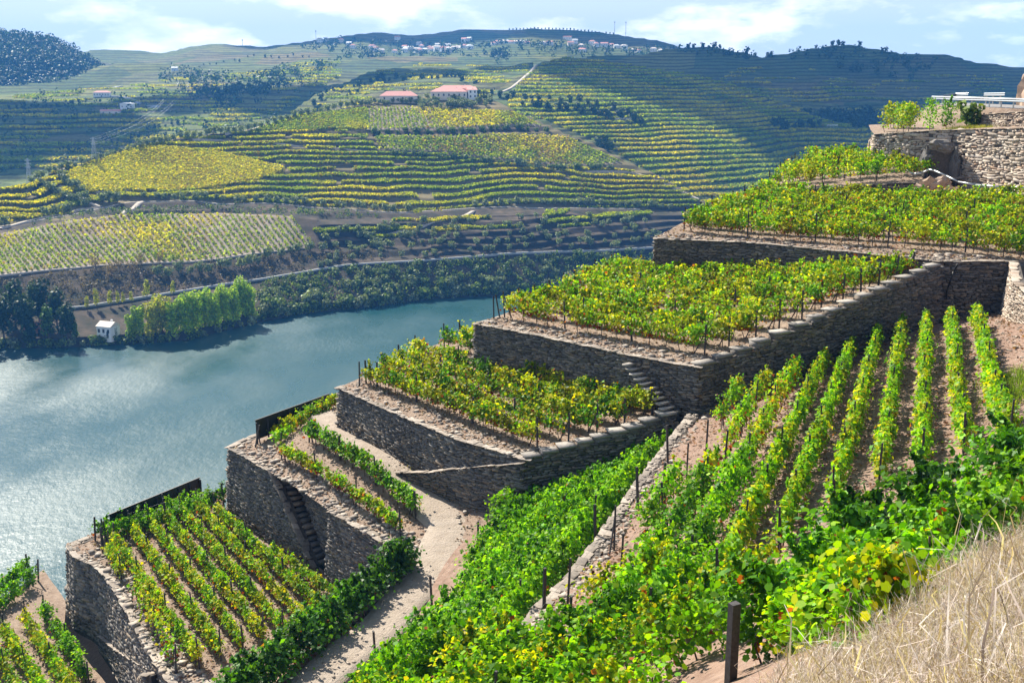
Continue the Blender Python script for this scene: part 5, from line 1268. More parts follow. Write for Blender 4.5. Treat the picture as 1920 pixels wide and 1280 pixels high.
# props around the walls
hp = [G(1790, 492, -11.6), G(1783, 505, -12.2), G(1772, 535, -13.3), G(1765, 575, -14.9)]
hp = [(p[0] - 0.1, p[1] - 0.75, p[2]) for p in hp]
MB().path(hp, 0.06, 8).build("drain_hose", M_BLACK, None, smooth=True, label="black hose hanging down the dark wall beside the stairway top", category='hose', kind='thing')
def shaped(pts_xyz, j):
    return [tuple(np.array(p) + rng.uniform(-j, j, 3)) for p in pts_xyz]
for lb, px, w, h, ln in [("broad upright stone slab against the wall above the bare slope", 1822, 0.55, 1.7, 0.03), ("narrow leaning stone slab beside the broader one", 1846, 0.30, 1.75, 0.12)]:
    p = onR(px, 588, gR, -15); v = stone_verts(0.08) * np.array([w, 0.22, h]); o = link("stone_slab", new_mesh("stone_slab", v, BF, mats=(M_PALE,), rnd=0.5), label=lb, category='stone slab', kind='thing', group='upright slabs')
    o.location = (p[0], p[1], p[2] + h / 2 - 0.1); o.rotation_euler = (0.06, -ln, 0.3)
# grey water pipe along the foot of the pale wall
pp_ = [D(1697, 318, 97), D(1712, 326, 96), D(1728, 325, 95.4), D(1742, 318, 95), D(1752, 320, 94.6), D(1775, 330, 93.6), D(1797, 341, 92.5), D(1830, 347, 91), D(1880, 351, 88), D(1940, 352, 85)]
MB().path(pp_, 0.08, 8).build("water_pipe", M_STEEL, None, smooth=True, label="pale grey pipe snaking along the foot of the pale wall", category='pipe', kind='thing')
# rock niche and outcrop
def boulder(name, label, P, dims, seed, mat, cat='rock', sub=3, amp=0.35):
    bm = bmesh.new(); bmesh.ops.create_icosphere(bm, subdivisions=sub, radius=1.0)
    for v in bm.verts:
        c = np.array(v.co); c = np.sign(c) * np.abs(c) ** 0.75; f = 1 + amp * float(fbm(np.array([c[0] * 2.2 + seed * 3.1 + c[2]]), np.array([c[1] * 2.2 + c[2] * 1.6]), seed, 4)[0]) * 2
        q = Vector(c * f); v.co = Vector((q.x * dims[0], q.y * dims[1], q.z * dims[2]))
    me = bpy.data.meshes.new(name); bm.to_mesh(me); bm.free(); me.materials.append(mat)
    o = link(name, me, label=label, category=cat, kind='thing'); o.location = P; return o
nb = D(1768, 300, 96.2)
boulder("rock_outcrop", "grey rock lintel over the dark niche in the pale wall", (nb[0] - 0.25, nb[1] + 0.35, Z0 - 5.75), (1.15, 0.85, 0.55), 3, M_STONE)
boulder("rock_outcrop", "rock jamb on the right of the dark niche", (nb[0] + 0.95, nb[1] - 0.05, Z0 - 7.5), (0.42, 0.7, 1.5), 5, M_STONE)
boulder("rock_outcrop", "rock jamb on the left of the dark niche", (nb[0] - 1.25, nb[1] + 0.5, Z0 - 7.5), (0.4, 0.7, 1.5), 6, M_STONE)
MB().box((nb[0] - 0.15, nb[1] + 0.30, Z0 - 7.5), (1.9, 0.7, 2.8), 0.0).build("niche_shade_block", M_BACK, None, label="dark block standing for the shade in the hollow under the rock lintel", category="niche", kind="thing")  # solid block; its dark colour stands for the shade inside the hollow
ob = D(1745, 358, 93.5)
boulder("rock_outcrop", "brown rock outcrop at the end of the low mossy wall", (ob[0], ob[1], Z0 - 9.35), (1.5, 1.0, 0.8), 8, M_RUST, "rock", 4, 0.6)
ob = D(1785, 368, 91.5)
boulder("rock_outcrop", "low tilted rock right of the brown outcrop", (ob[0], ob[1], Z0 - 9.6), (1.4, 1.0, 0.6), 11, M_RUST, "rock", 4, 0.6)
sb = D(1690, 372, 94.2)
for i in range(5):
    MB().box((0, 0, 0.75), (0.10, 0.03, 1.7)).build("metal_strip", M_POST, None, label=["first dark strip leaning on the low mossy wall, leftmost", "second dark strip leaning on the low mossy wall", "third dark strip leaning on the low mossy wall", "fourth dark strip leaning on the low mossy wall", "pale strip leaning apart at right on the low mossy wall"][i], category='metal strip', kind='thing', group='strips leaning on the low wall')
    o = bpy.context.scene.objects[-1] if False else COL.objects[-1]
    o.location = (sb[0] - 0.55 + i * 0.28 + (0.5 if i == 4 else 0), sb[1] - 0.35, sb[2] - 0.35); o.rotation_euler = (-0.35, 0.12 + 0.09 * i, 0.2)
# road with guardrail
rd = [D(1745, 206, 112), D(1790, 206, 106), D(1850, 206, 101.5), D(1930, 203, 95), D(2080, 196, 88)]
rd = [(p[0], p[1], Z0 - 2.45) for p in rd]
ro = [(p[0] + 5.5, p[1] + 6.0, Z0 - 2.40) for p in rd]
strip("road", rd, ro, M_ASPH, n=30, rows=3)
strip("earth_bank", [(p[0] - .2, p[1] - .4, Z0 - 2.47) for p in rd], [D(1700, 236, 112), D(1760, 238, 104), D(1832, 242, 100.6), D(1930, 236, 95.5), D(2080, 230, 90)], M_SOIL, n=30, rows=4)
def guardrail(label, pts, n):
    o = thing("guardrail", label, 'guardrail', None, pts[0])
    q = along([p[:2] for p in pts], 40); z = np.interp(np.linspace(0, 1, 40), np.linspace(0, 1, len(pts)), [p[2] for p in pts])
    b = MB()
    d = np.gradient(q, axis=0); d /= np.linalg.norm(d, axis=1, keepdims=True)
    prof = [(0.0, 0.50), (0.05, 0.54), (0.05, 0.60), (0.0, 0.65), (0.0, 0.68), (0.05, 0.73), (0.05, 0.79), (0.0, 0.83)]
    V = []
    for off, hz in prof:
        V.append(np.c_[q[:, 0] + d[:, 1] * (off + .1), q[:, 1] - d[:, 0] * (off + .1), z + hz])
    V = np.concatenate(V) - np.array(pts[0]); i = np.arange(39)
    f = np.concatenate([np.stack([k * 40 + i, (k + 1) * 40 + i, (k + 1) * 40 + i + 1, k * 40 + i + 1], -1) for k in range(len(prof) - 1)])
    link("rail", new_mesh("rail", V, f, mats=(M_STEEL,), smooth=True), o)
    for k in range(n):
        j = int((k + .3) / n * 39); MB().box((q[j, 0] - pts[0][0], q[j, 1] - pts[0][1], z[j] - pts[0][2] + 0.2), (0.12, 0.09, 1.25), math.atan2(d[j, 1], d[j, 0])).build("post", M_STEEL, o)
guardrail("near galvanised guardrail along the road edge at upper right", [(p[0] + .15, p[1] + .1, p[2]) for p in rd], 12)
guardrail("far galvanised guardrail across the road at upper right", [D(1752, 196, 116), D(1790, 190, 118), D(1816, 189, 116)], 4)
guardrail("short far guardrail piece near the reddish rock cutting", [D(1846, 190, 113), D(1885, 190, 108)], 3)
boulder("rock_cutting", "reddish rock cutting above the road at the right edge", tuple(np.array(D(1960, 172, 103)) + np.array([1.6, 0, -0.2])), (3.4, 4.0, 2.9), 21, M_RUST, 'rock', 4, 0.28)
o = tree('shrub', D(1818, 232, 100.6), 0.62, "round dark bush on the terrace below the guardrail", 'bush', None, 'shrub')

# ------------------------------------------------------------------ dry grass on the near bank
def dry_grass():
    n = 56000
    px = rng.uniform(1400, 1990, n); py = rng.uniform(930, 1330, n)
    lim = np.interp(px, [1400, 1480, 1560, 1650, 1700, 1784, 1920, 1990], [1400, 1275, 1235, 1180, 1112, 1055, 972, 940]) + rng.normal(size=n) * 36
    k = py > lim; px, py = px[k], py[k]
    P = at_level(px, py, np.full(len(px), -7.0))
    for _ in range(8):
        z = gR(P[:, 0], P[:, 1]) - Z0; P = at_level(px, py, np.minimum(z, -1.5))
    P[:, 2] = gR(P[:, 0], P[:, 1])
    n = len(P); L = rng.uniform(0.15, 0.48, n); w = rng.uniform(0.0025, 0.007, n)
    big = rng.random(n) < 0.03; L[big] *= 1.9; w[big] *= 2.6
    a = rng.uniform(0, 6.28, n); lean = rng.uniform(0.3, 1.35, n)
    dr = np.stack([np.cos(a), np.sin(a), np.zeros(n)], -1); sd = np.stack([-np.sin(a), np.cos(a), np.zeros(n)], -1); up = np.array([0, 0, 1.0])
    pts = [P - up * 0.03]
    ang = lean * 0.3; cur = pts[0]
    for j in range(3):
        cur = cur + (dr * np.sin(ang)[:, None] + up * np.cos(ang)[:, None] + 0.5 * rng.normal(size=(n, 3))) * (L / 3)[:, None]; pts.append(cur); ang = ang + lean * 0.42
    V = []
    for j, q in enumerate(pts):
        ww = (w * (1 - j * 0.26))[:, None]; V += [q - sd * ww, q + sd * ww]
    V = np.stack(V, 1)          # n, 8, 3
    f = np.array([(0, 1, 3, 2), (2, 3, 5, 4), (4, 5, 7, 6)])
    F_ = (f[None] + (np.arange(n) * 8)[:, None, None]).reshape(-1, 4)
    c = palette(n, [(0.20, 0.14, 0.12), (0.44, 0.36, 0.32), (0.70, 0.64, 0.60), (0.58, 0.50, 0.46), (0.28, 0.19, 0.15)], 0.2)
    return new_mesh("dry_grass", V.reshape(-1, 3), F_, cols=np.repeat(c, 8, 0), mats=(M_LEAF_DRY,))
M_LEAF_DRY = mat_leaf("dry_blade", trans=0.2, gloss=0.6)
link("dry_grass", dry_grass(), kind='stuff', label="tangled straw-coloured dry grass on the near bank", category='grass')
def tuft(name, label, spots, n, r, hgt, stops, zf):
    V = []; Cc = []
    for (x, y) in spots:
        p = np.array([x, y]) + rng.normal(size=(n, 2)) * r; z = zf(p[:, 0], p[:, 1]); L = rng.uniform(.4, 1, n) * hgt
        a = rng.uniform(0, 6.28, n); t = np.stack([np.cos(a) * L * .45, np.sin(a) * L * .45, L], -1); w = np.stack([-np.sin(a), np.cos(a), 0 * a], -1) * 0.018
        b = np.c_[p, z]; V.append(np.stack([b - w, b + w, b + t], 1)); Cc.append(palette(n, stops))
    V = np.concatenate(V).reshape(-1, 3); link(name, new_mesh(name, V, k=3, cols=np.repeat(np.concatenate(Cc), 3, 0), mats=(M_LEAF,)), kind='stuff', label=label, category='grass')
tuft("grass_tuft", "green grass patch at the right edge beside the steep rows", [(G(1890, 715, -13.6)[0], G(1890, 715, -13.6)[1]), (21.8, 45.8), (22.6, 47.5)], 900, 0.7, 0.4, [(0.09, 0.17, 0.02), (0.2, 0.28, 0.04)], gR)
tuft("grass_tuft", "green grass patch beside the long stairway", [(23.8, 72.5), (22.6, 73.6), (24.6, 73.4)], 700, 0.5, 0.45, [(0.10, 0.18, 0.02), (0.25, 0.28, 0.05)], gB)
tuft("grass_tuft", "yellowish grass at the foot of the ramp wall and track", [(-3.9, 60.9), (-2.2, 59.3), (-5.6, 62.8), (-10.6, 70.0), (-9.4, 68.6)], 220, 0.45, 0.25, [(0.35, 0.30, 0.12), (0.28, 0.28, 0.08)], gL2)
tuft("grass_tuft", "grass on the top terrace below the guardrail", [(D(1800, 240, 98)[0], D(1800, 240, 98)[1]), (D(1825, 240, 98)[0], D(1825, 240, 98)[1])], 700, 0.7, 0.35, [(0.2, 0.24, 0.05), (0.35, 0.32, 0.10)], gD1)

# ================================================================== far bank: trees, houses, pylons
G1 = "olive trees along the hillside track"
for p in along([(272, 373), (400, 376), (560, 384), (640, 386), (760, 393)], 27): tree_on(main, 'olive_tree', p[0] + random.uniform(-5, 5), p[1] - 1, random.uniform(.75, 1.1), "grey-green olive tree in the row along the hillside track", 'olive tree', G1)
for p in along([(895, 389), (1000, 383), (1100, 384), (1260, 393)], 26): tree_on(main, 'olive_tree', p[0] + random.uniform(-5, 5), p[1] - 1, random.uniform(.75, 1.05), "olive tree in the row right of the zigzag track", 'olive tree', "olives right of the zigzag track")
for p in along([(60, 343), (75, 330), (100, 318), (125, 310), (180, 297), (250, 276), (300, 262), (330, 255), (420, 244), (480, 237), (520, 226), (570, 214), (640, 200), (690, 196)], 52): tree_on(main, 'olive_tree', p[0], p[1] + 2.5, random.uniform(.8, 1.15), "olive tree lining the crest track on the left", 'olive tree', "olives along the crest")
for p in along([(78, 345), (95, 358), (115, 366), (140, 378), (165, 372), (150, 355), (128, 345), (115, 330)], 14): tree_on(main, 'olive_tree', p[0], p[1] + 3, random.uniform(.9, 1.3), "olive tree around the track bend on the left shoulder", 'olive tree', "olives at the track bend")
for px, py in [(85, 404), (104, 402), (126, 398), (160, 388), (192, 378), (205, 380), (220, 380), (10, 428)]: tree_on(main, 'olive_tree', px, py, random.uniform(1.1, 1.5), "large olive tree beside the track junction at far left", 'olive tree', "olives at the track junction")
for p in along([(740, 284), (790, 288), (850, 295), (900, 300), (960, 308), (1040, 316), (1140, 318)], 26): tree_on(main, random.choice(['shrub', 'olive_tree', 'shrub']), p[0] + random.uniform(-6, 6), p[1] + random.uniform(-2, 2), random.uniform(.8, 1.5), "dark bush in the hedge below the lower striped plot", 'bush', "hedge below the lower striped plot")
for p in along([(695, 247), (760, 246), (880, 246), (960, 244), (1020, 246)], 26): tree_on(main, 'shrub', p[0] + random.uniform(-6, 6), p[1] + random.uniform(-1, 2), random.uniform(.7, 1.3), "dark bush in the hedge between the two striped plots", 'bush', "hedge between the striped plots")
for i in range(58):     # olive grove in front of the winery
    px = random.uniform(785, 925); py = random.uniform(189, 205)
    tree_on(main, 'olive_tree', px, py, random.uniform(.75, 1.0), "olive tree in the grove in front of the winery", 'olive tree', "olive grove below the winery")
for i in range(16): tree_on(main, 'olive_tree', 660 + i * 8.5, 197 + random.uniform(-3, 2), random.uniform(.7, .95), "olive tree left of the winery grove", 'olive tree', "olives left of the winery")
for i in range(8): tree_on(main, 'cypress', 876 + i * 5.2, 190, random.uniform(.75, 1.0), "slim cypress beside the winery's right end", 'cypress', "cypresses at the winery")
tree_on(main, 'far_tree', 824, 187, 0.75, "taller conifer left behind the big winery roof", 'tree'); tree_on(main, 'far_tree', 757, 187, 0.7, "tree between the two winery buildings", 'tree')
# olive terraces above the riverside road and scrub below it
cnt = 0
while cnt < 150:
    px = random.uniform(600, 1250); lo = np.interp(px, [p[0] for p in ROAD1], [p[1] for p in ROAD1]) - 6; hi = np.interp(px, [600, 700, 900, 1250], [436, 420, 408, 404])
    py = random.uniform(hi, lo)
    tree_on(main, 'olive_tree', px, py, random.uniform(.6, .95), "olive tree on the dark terraces above the riverside road", 'olive tree', "olives above the riverside road"); cnt += 1
cnt = 0
while cnt < 190:
    px = random.uniform(490, 1240); t_ = np.interp(px, [p[0] for p in ROAD1], [p[1] for p in ROAD1]) + 8; b_ = np.interp(px, [p[0] for p in SHORE], [p[1] for p in SHORE]) - 5
    f = random.random(); py = t_ + (b_ - t_) * f; near = f > 0.7
    gs = random.random() < 0.45
    tree_on(main, 'grey_shrub' if gs else 'shrub', px, py, random.uniform(.7, 1.25) * (1.35 if near else 1), ("grey-leaved" if gs else "dark green") + " shrub on the bank between the road and river", 'shrub', ("grey" if gs else "green") + " shrubs on the river bank"); cnt += 1
for i, p in enumerate(along([(490, 600), (540, 592), (620, 583), (720, 573), (820, 560), (930, 552), (1020, 547)], 34)):
    tree_on(main, random.choice(['shrub', 'grey_shrub', 'shrub']), p[0] + random.uniform(-6, 6), p[1] - 4, random.uniform(1.0, 1.8), "leafy shrub overhanging the water's edge", 'shrub', "shrubs at the water's edge")
for p in along([(300, 520), (340, 512), (400, 506), (470, 498), (540, 480), (600, 472)], 17): tree_on(main, 'olive_tree', p[0] + random.uniform(-6, 6), p[1] + random.uniform(-4, 4), random.uniform(.9, 1.3), "olive tree on the bank above the poplars", 'olive tree', "olives above the poplars")
for px, py in [(180, 505), (225, 508), (250, 512), (265, 498), (300, 492), (210, 520)]: tree_on(main, 'bare_tree', px, py, random.uniform(.9, 1.3), "half-bare brown tree on the bank below the striped plot", 'tree', "half-bare trees on the bank")
for px, s in [(164, .8), (182, 1.1), (207, .9), (222, .8), (232, .7), (247, .7), (276, 1.2), (325, .9)]: tree_on(main, 'young_tree', px, float(np.interp(px, [p[0] for p in ROAD1], [p[1] for p in ROAD1])) + 7, s, "slim yellow-green young tree beside the riverside road", 'tree', "young trees by the riverside road")
sx_ = lambda px, d: float(np.interp(px, [p[0] for p in SHORE], [p[1] for p in SHORE])) - d
for i, (px, dd, s, k) in enumerate([(248, 12, .62, 'poplar_tree'), (262, 18, .74, 'poplar_tree'), (288, 15, .86, 'gold_poplar'), (305, 20, .92, 'gold_poplar'), (325, 14, .84, 'poplar_tree'), (345, 20, .95, 'poplar_tree'), (364, 16, 1.0, 'poplar_tree'), (384, 20, .96, 'poplar_tree'), (402, 16, .86, 'poplar_tree'), (420, 20, .95, 'poplar_tree'), (438, 18, .88, 'poplar_tree'), (455, 22, 1.02, 'poplar_tree'), (468, 14, .85, 'poplar_tree')]):
    tree_on(main, k, px, sx_(px, dd), s * 0.9, f"{WORD[i+1]} poplar from the left in the bright riverside row" if k != 'gold_poplar' else f"{['left', 'right'][i-2]} one of the two yellowest poplars in the riverside row", 'poplar', 'riverside poplars')
for i, (px, dd, s, k) in enumerate([(-30, 22, 1.1, 'broadleaf_tree'), (8, 18, 1.0, 'broadleaf_tree'), (30, 40, 1.15, 'broadleaf_tree'), (52, 20, 1.05, 'broadleaf_tree'), (75, 45, 1.1, 'broadleaf_tree'), (92, 16, .95, 'green_tree'), (108, 36, 1.0, 'broadleaf_tree'), (128, 18, .85, 'broadleaf_tree'), (142, 14, .5, 'green_tree'), (-70, 24, 1.1, 'broadleaf_tree'), (60, 8, .6, 'broadleaf_tree'), (216, 8, .42, 'green_tree')]):
    tree_on(main, k, px, sx_(px, dd), s, "tall dark tree in the riverside clump at far left" if k == 'broadleaf_tree' else ["brighter green tree among the dark riverside clump", "small bright tree right of the dark clump", "small light-green tree beside the riverside house"][[5, 8, 11].index(i)], 'tree', 'dark riverside clump' if k == 'broadleaf_tree' else None)
for i in range(34):
    px = -60 + i * 16.5 + random.uniform(-5, 5)
    tree_on(main, random.choice(['shrub', 'shrub', 'grey_shrub']), px, sx_(px, random.uniform(2, 8)), random.uniform(.7, 1.3), "dark shrub at the waterline below the riverside trees", 'shrub', "waterline shrubs")
# trees and bushes on the spur and far ridges
for p in along([(900, 205), (960, 212), (1030, 222), (1100, 232), (1180, 245)], 18): tree_on(spur, 'far_tree', p[0] + random.uniform(-6, 6), p[1] - 30 + random.uniform(-3, 3), random.uniform(.45, .8), "dark tree in the upper hedge across the spur", 'tree', "upper hedge on the spur")
for p in along([(985, 203), (1060, 213), (1120, 222), (1200, 230)], 22): tree_on(spur, 'far_tree', p[0] + random.uniform(-6, 6), p[1] + random.uniform(-3, 3), random.uniform(.5, .85), "dark tree in the lower hedge across the spur", 'tree', "lower hedge on the spur")
for px, py in [(1122, 276), (1134, 272), (1146, 278), (1128, 283), (1140, 285)]: tree_on(spur, 'far_tree', px, py, .8, "tree in the small clump right of the lower striped plot", 'tree', "clump right of the striped plot")
for i in range(46):
    px = random.choice([random.uniform(1445, 1535), random.uniform(1592, 1645)]); tree_on(spur, random.choice(['far_tree', 'shrub']), px, 236 + random.uniform(-5, 6) + (px - 1445) * 0.02, random.uniform(.5, 1.0), "tree in the belt behind the white hillside letters", 'tree', "tree belt behind the letters")
def scatter(name, label, loft, poly, n, s0, s1, stops, leafs=22, lsize=3.0):
    """a far wood that reads as one mass"""
    xs = [p[0] for p in poly]; ys = [p[1] for p in poly]
    px = rng.uniform(min(xs), max(xs), n); py = rng.uniform(min(ys), max(ys), n); k = inpoly(px, py, poly); px, py = px[k], py[k]
    P = loft.eval(px, py); m = len(P); s = rng.uniform(s0, s1, m)
    i = np.repeat(np.arange(m), leafs); d = rng.normal(size=(len(i), 3)); d /= np.linalg.norm(d, axis=1, keepdims=True)
    c = P[i] + d * (s[i, None] * np.array([.55, .55, .6])) + np.array([0, 0, 1]) * (s[i, None] * 0.55)
    col = np.clip(palette(len(i), stops) * (1 + .25 * rng.normal(size=(m, 1)))[i], .004, .9)
    v, kk, cc = leaves(c, lsize * s[i] / s1 * (0.7 + .5 * rng.random(len(i))), d + np.array([0, 0, .3]), .5, col)
    link(name, new_mesh(name, v, k=kk, cols=cc, mats=(M_CROWN,)), kind='stuff', label=label, category='wood')
scatter("wood", "hazy blue-green wood covering the hill at upper left", wooded, [(-300, 190), (-300, 40), (-80, 44), (0, 57), (60, 67), (100, 81), (140, 98), (170, 113), (200, 129), (340, 142), (340, 150), (200, 156), (100, 166)], 9000, 5, 9, DARKT, 12, 3.6)
scatter("wood", "dark woods on the ridge below the village", valley, [(430, 210), (560, 160), (640, 130), (640, 118), (560, 128), (440, 150), (380, 130), (300, 130), (300, 150)], 520, 5, 10, DARKT, 14, 4.0)
scatter("wood", "woods around the hilltop village", valley, [(560, 92), (640, 80), (780, 72), (1000, 78), (1250, 92), (1300, 105), (1250, 125), (1000, 110), (930, 125), (850, 108), (640, 112)], 620, 5, 9, DARKT, 14, 4.0)
scatter("wood", "dark wood in the fold of the right-hand ridge", ridge_r, [(1480, 215), (1640, 215), (1720, 245), (1640, 262), (1500, 250)], 500, 6, 10, DARKT, 14, 4.0)
scatter("wood", "woodland along the right-hand skyline ridge", ridge_r, [(1250, 100), (1340, 92), (1560, 96), (1580, 92), (1700, 98), (1760, 118), (1700, 150), (1600, 125), (1480, 106), (1330, 108)], 330, 4, 8, DARKT, 14, 4.0)
scatter("wood", "scrub patches over the left valley slopes", valley, [(0, 320), (0, 180), (300, 160), (640, 150), (640, 210), (330, 255)], 380, 3, 7, DARKT, 12, 3.0)
for i, p in enumerate(along([(955, 57.6), (1000, 57.3), (1060, 60), (1150, 70)], 30)): tree_on(valley, 'far_tree', p[0], p[1], random.uniform(.35, .55), "tiny tree spaced along the skyline ridge", 'tree', "skyline trees")
for px, s in [(1290, 1.0), (1300, .8), (1318, .9), (1340, .9), (1350, .7), (1400, .8), (1440, .8), (1446, .8), (1530, .6), (1560, .9), (1572, 1.0), (1580, .8), (1612, .8), (1655, .7), (1662, .8)]: tree_on(ridge_r, 'far_tree', px, float(np.interp(px, [p[0] for p in LINES_R2[-1]], [p[1] for p in LINES_R2[-1]])) + .8, s, "tree silhouetted on the right-hand skyline", 'tree', "right-hand skyline trees")
for px, py, s in [(930, 112, 1.6), (938, 108, 1.5), (924, 115, 1.2), (944, 116, 1.2)]: tree_on(valley, 'far_tree', px, py, s, "tree in the dark clump below the village", 'tree', "dark clump below the village")

BANKP = [(480, 600), (480, 530), (640, 506), (800, 496), (960, 484), (1240, 468), (1240, 528), (1100, 540), (950, 551), (800, 560), (560, 588)]
scatter("undergrowth", "low undergrowth between the shrubs on the river bank", main, BANKP, 1900, 1.0, 2.6, SCRUB, 14, 1.1)
scatter("undergrowth", "dry undergrowth on the bank below the striped plot", main, [(-60, 575), (-60, 535), (200, 505), (590, 474), (700, 462), (700, 488), (420, 526), (150, 572)], 1500, 1.0, 2.2, [(0.06, 0.055, 0.025), (0.12, 0.09, 0.045), (0.16, 0.13, 0.05)], 12, 0.9)
scatter("undergrowth", "scrub on the dark slope under the hillside track", main, [(60, 425), (200, 392), (400, 386), (640, 396), (760, 402), (600, 408), (400, 401), (230, 402)], 900, 1.0, 2.4, SCRUB, 12, 1.0)
for k, pl in enumerate([[(20, 215), (120, 200), (160, 190)], [(330, 165), (420, 150), (520, 142)], [(280, 232), (330, 225), (420, 205)], [(200, 262), (300, 245), (340, 240)], [(380, 118), (480, 112), (580, 112)]]):
    for p in along(pl, 15): tree_on(valley, 'far_tree', p[0] + random.uniform(-4, 4), p[1] + random.uniform(-1.5, 1.5), random.uniform(.3, .6), f"tree in the {WORD[k+1]} hedgerow across the left valley slopes", 'tree', f"{WORD[k+1]} valley hedgerow")
for p in along([(560, 210), (620, 182), (680, 170), (700, 150), (760, 150), (860, 150), (900, 160)], 40): tree_on(spur2, 'far_tree', p[0] + random.uniform(-8, 8), p[1] + random.uniform(-3, 8), random.uniform(.4, .9), "tree among the knolls behind the winery", 'tree', "trees behind the winery")
for px, dd, s in [(188, 6, 1.1), (200, 5, 1.0), (214, 6, 1.2), (176, 8, 1.1)]: tree_on(main, 'shrub', px, sx_(px, dd), s, "bush half hiding the foot of the riverside house", 'shrub', "bushes before the riverside house")
# houses
def gable(w, d, h, rh, over=0.3):
    V = [(-w/2-over, -d/2-over, h), (w/2+over, -d/2-over, h), (w/2+over, d/2+over, h), (-w/2-over, d/2+over, h), (-w/2-over, 0, h+rh), (w/2+over, 0, h+rh)]
    return V, [(0, 1, 5, 4), (2, 3, 4, 5), (1, 2, 5), (3, 0, 4), (0, 3, 2, 1)]
def hip(w, d, h, rh, over=0.4):
    V = [(-w/2-over, -d/2-over, h), (w/2+over, -d/2-over, h), (w/2+over, d/2+over, h), (-w/2-over, d/2+over, h), (-w/2+d/2.4, 0, h+rh), (w/2-d/2.4, 0, h+rh)]
    return V, [(0, 1, 5, 4), (2, 3, 4, 5), (1, 2, 5), (3, 0, 4), (0, 3, 2, 1)]
def house(label, P, w, d, h, rz=0.0, roof=gable, rmat=None, wmat=None, win=3, rh=None, group=None, name="house", cat='house', floors=1, door=True):
    o = thing(name, label, cat, group, P, rz)
    MB().box((0, 0, h / 2 - 1.0), (w, d, h + 2)).build("wall", wmat or M_WHITE, o)
    v, f = roof(w, d, h + 0.02, rh or d * 0.28); ro_ = MB().add(v, f).build("roof", rmat or M_ROOF, o)
    MB().box((w * 0.22, d * 0.12, h + (rh or d * 0.28) * 0.9), (0.7, 0.6, 1.5)).build("chimney", wmat or M_WHITE, ro_)
    for fl in range(floors):
        for i in range(win):
            x = (i + .5) / win * w - w / 2; zc = h * (fl + .55) / floors
            MB().box((x, -d / 2 - 0.03, zc), (min(1.0, w / win * .45), 0.1, min(1.4, h / floors * .45))).build("window", M_DARK, o)
    if door: MB().box((w * 0.28 if win % 2 else 0, -d / 2 - 0.05, 1.0), (0.9, 0.12, 2.0)).build("door", M_DARK, o)
    return o
wy = main.eval([842], [189])[0]
house("wide winery wing with pale walls and a salmon roof, in front", (wy[0], wy[1], wy[2]), 24, 9, 4.6, 0.05, hip, M_ROOFP, M_CREAM, 7, 2.2, 'winery buildings', 'winery_building', 'building')
house("taller winery block with salmon roof behind the wide wing", (wy[0] + 5.0, wy[1] + 8, wy[2]), 25, 8, 6.6, 0.05, hip, M_ROOFP, M_CREAM, 5, 2.0, 'winery buildings', 'winery_building', 'building', door=False)
house("white gabled winery end block facing right", (wy[0] + 14.5, wy[1] + 3, wy[2]), 6, 12, 5.8, 0.25, gable, M_ROOFP, M_WHITE, 2, 2.0, 'winery buildings', 'winery_building', 'building', 2, door=False)
wy2 = main.eval([748], [192])[0]
house("low winery outbuilding with salmon hipped roof, left of the main block", (wy2[0], wy2[1], wy2[2]), 24, 10, 3.4, 0.0, hip, M_ROOFP, M_CREAM, 4, 3.0, 'winery buildings', 'winery_building', 'building')
rh_ = main.eval([204], [628])[0]
house("white riverside house with a reddish roof between the trees", (rh_[0], rh_[1], rh_[2]), 6.5, 5.5, 3.9, -0.35, gable, M_CREAM, M_WHITE, 3, 1.6)
rh_ = main.eval([60], [628])[0]
house("small red-walled shed half hidden behind the dark riverside trees", (rh_[0], rh_[1] + 4, rh_[2]), 8, 5, 3.0, 0.0, gable, M_ROOF, M_ROOF, 1, 1.4)
vp = valley.eval([192], [182])[0]
house("long white farmhouse with arches on the left valley slope, upper", tuple(vp), 18, 8, 5.0, 0.1, hip, M_ROOFP, M_WHITE, 6, 1.8); 
v2 = valley.eval([208], [216])[0]
house("long farm shed with dull pink roof on the left slope", tuple(v2), 19, 8, 3.8, 0.1, gable, M_ROOFP, M_CREAM, 3, 1.6)
v3 = valley.eval([240], [212])[0]
house("white block beside the farm shed on the left slope", tuple(v3), 13, 8, 7.0, 0.1, hip, M_WHITE, M_WHITE, 3, 0.8)
v4 = valley.eval([328], [133])[0]
house("lone tiny white house high on the left slope", tuple(v4), 9, 7, 4.5, 0.1, gable, M_WHITE, M_WHITE, 2, 1.5)
def village(label, group, spots):
    for px, py, w in spots:
        p = valley.eval([px], [py])[0]
        house(label, (p[0], p[1], p[2] - 0.5), w * random.uniform(.85, 1.15), random.uniform(7, 9), random.uniform(4.5, 7.5), random.uniform(-.5, .5), random.choice([gable, hip]), random.choice([M_ROOFP, M_CREAM, M_WHITE, M_ROOF]), random.choice([M_WHITE, M_WHITE, M_WHITE, M_CREAM]), 3, 2.2, group, door=False)
village("white house with clay roof in the dense middle village", "middle village houses", [(765 + random.uniform(-4, 4), 82, 10)] + [(x + random.uniform(-2, 2), y + random.uniform(-2, 2), 10) for x, y in [(760, 81), (770, 83), (785, 77), (790, 82), (805, 83), (815, 86), (820, 82), (828, 87), (838, 82), (782, 93), (790, 96), (798, 98), (808, 92), (815, 94), (818, 99), (826, 93), (835, 91), (840, 95), (848, 90), (852, 96), (858, 92), (866, 90), (872, 95), (880, 98), (842, 100), (830, 101), (760, 93), (740, 92)]])
village("small white house in the left village cluster", "left village houses", [(600, 86, 10), (612, 84, 9), (640, 83, 11), (655, 87, 10), (662, 90, 9), (698, 87, 12), (705, 90, 10), (715, 93, 9), (745, 72, 9), (870, 75, 10), (880, 74, 8)])
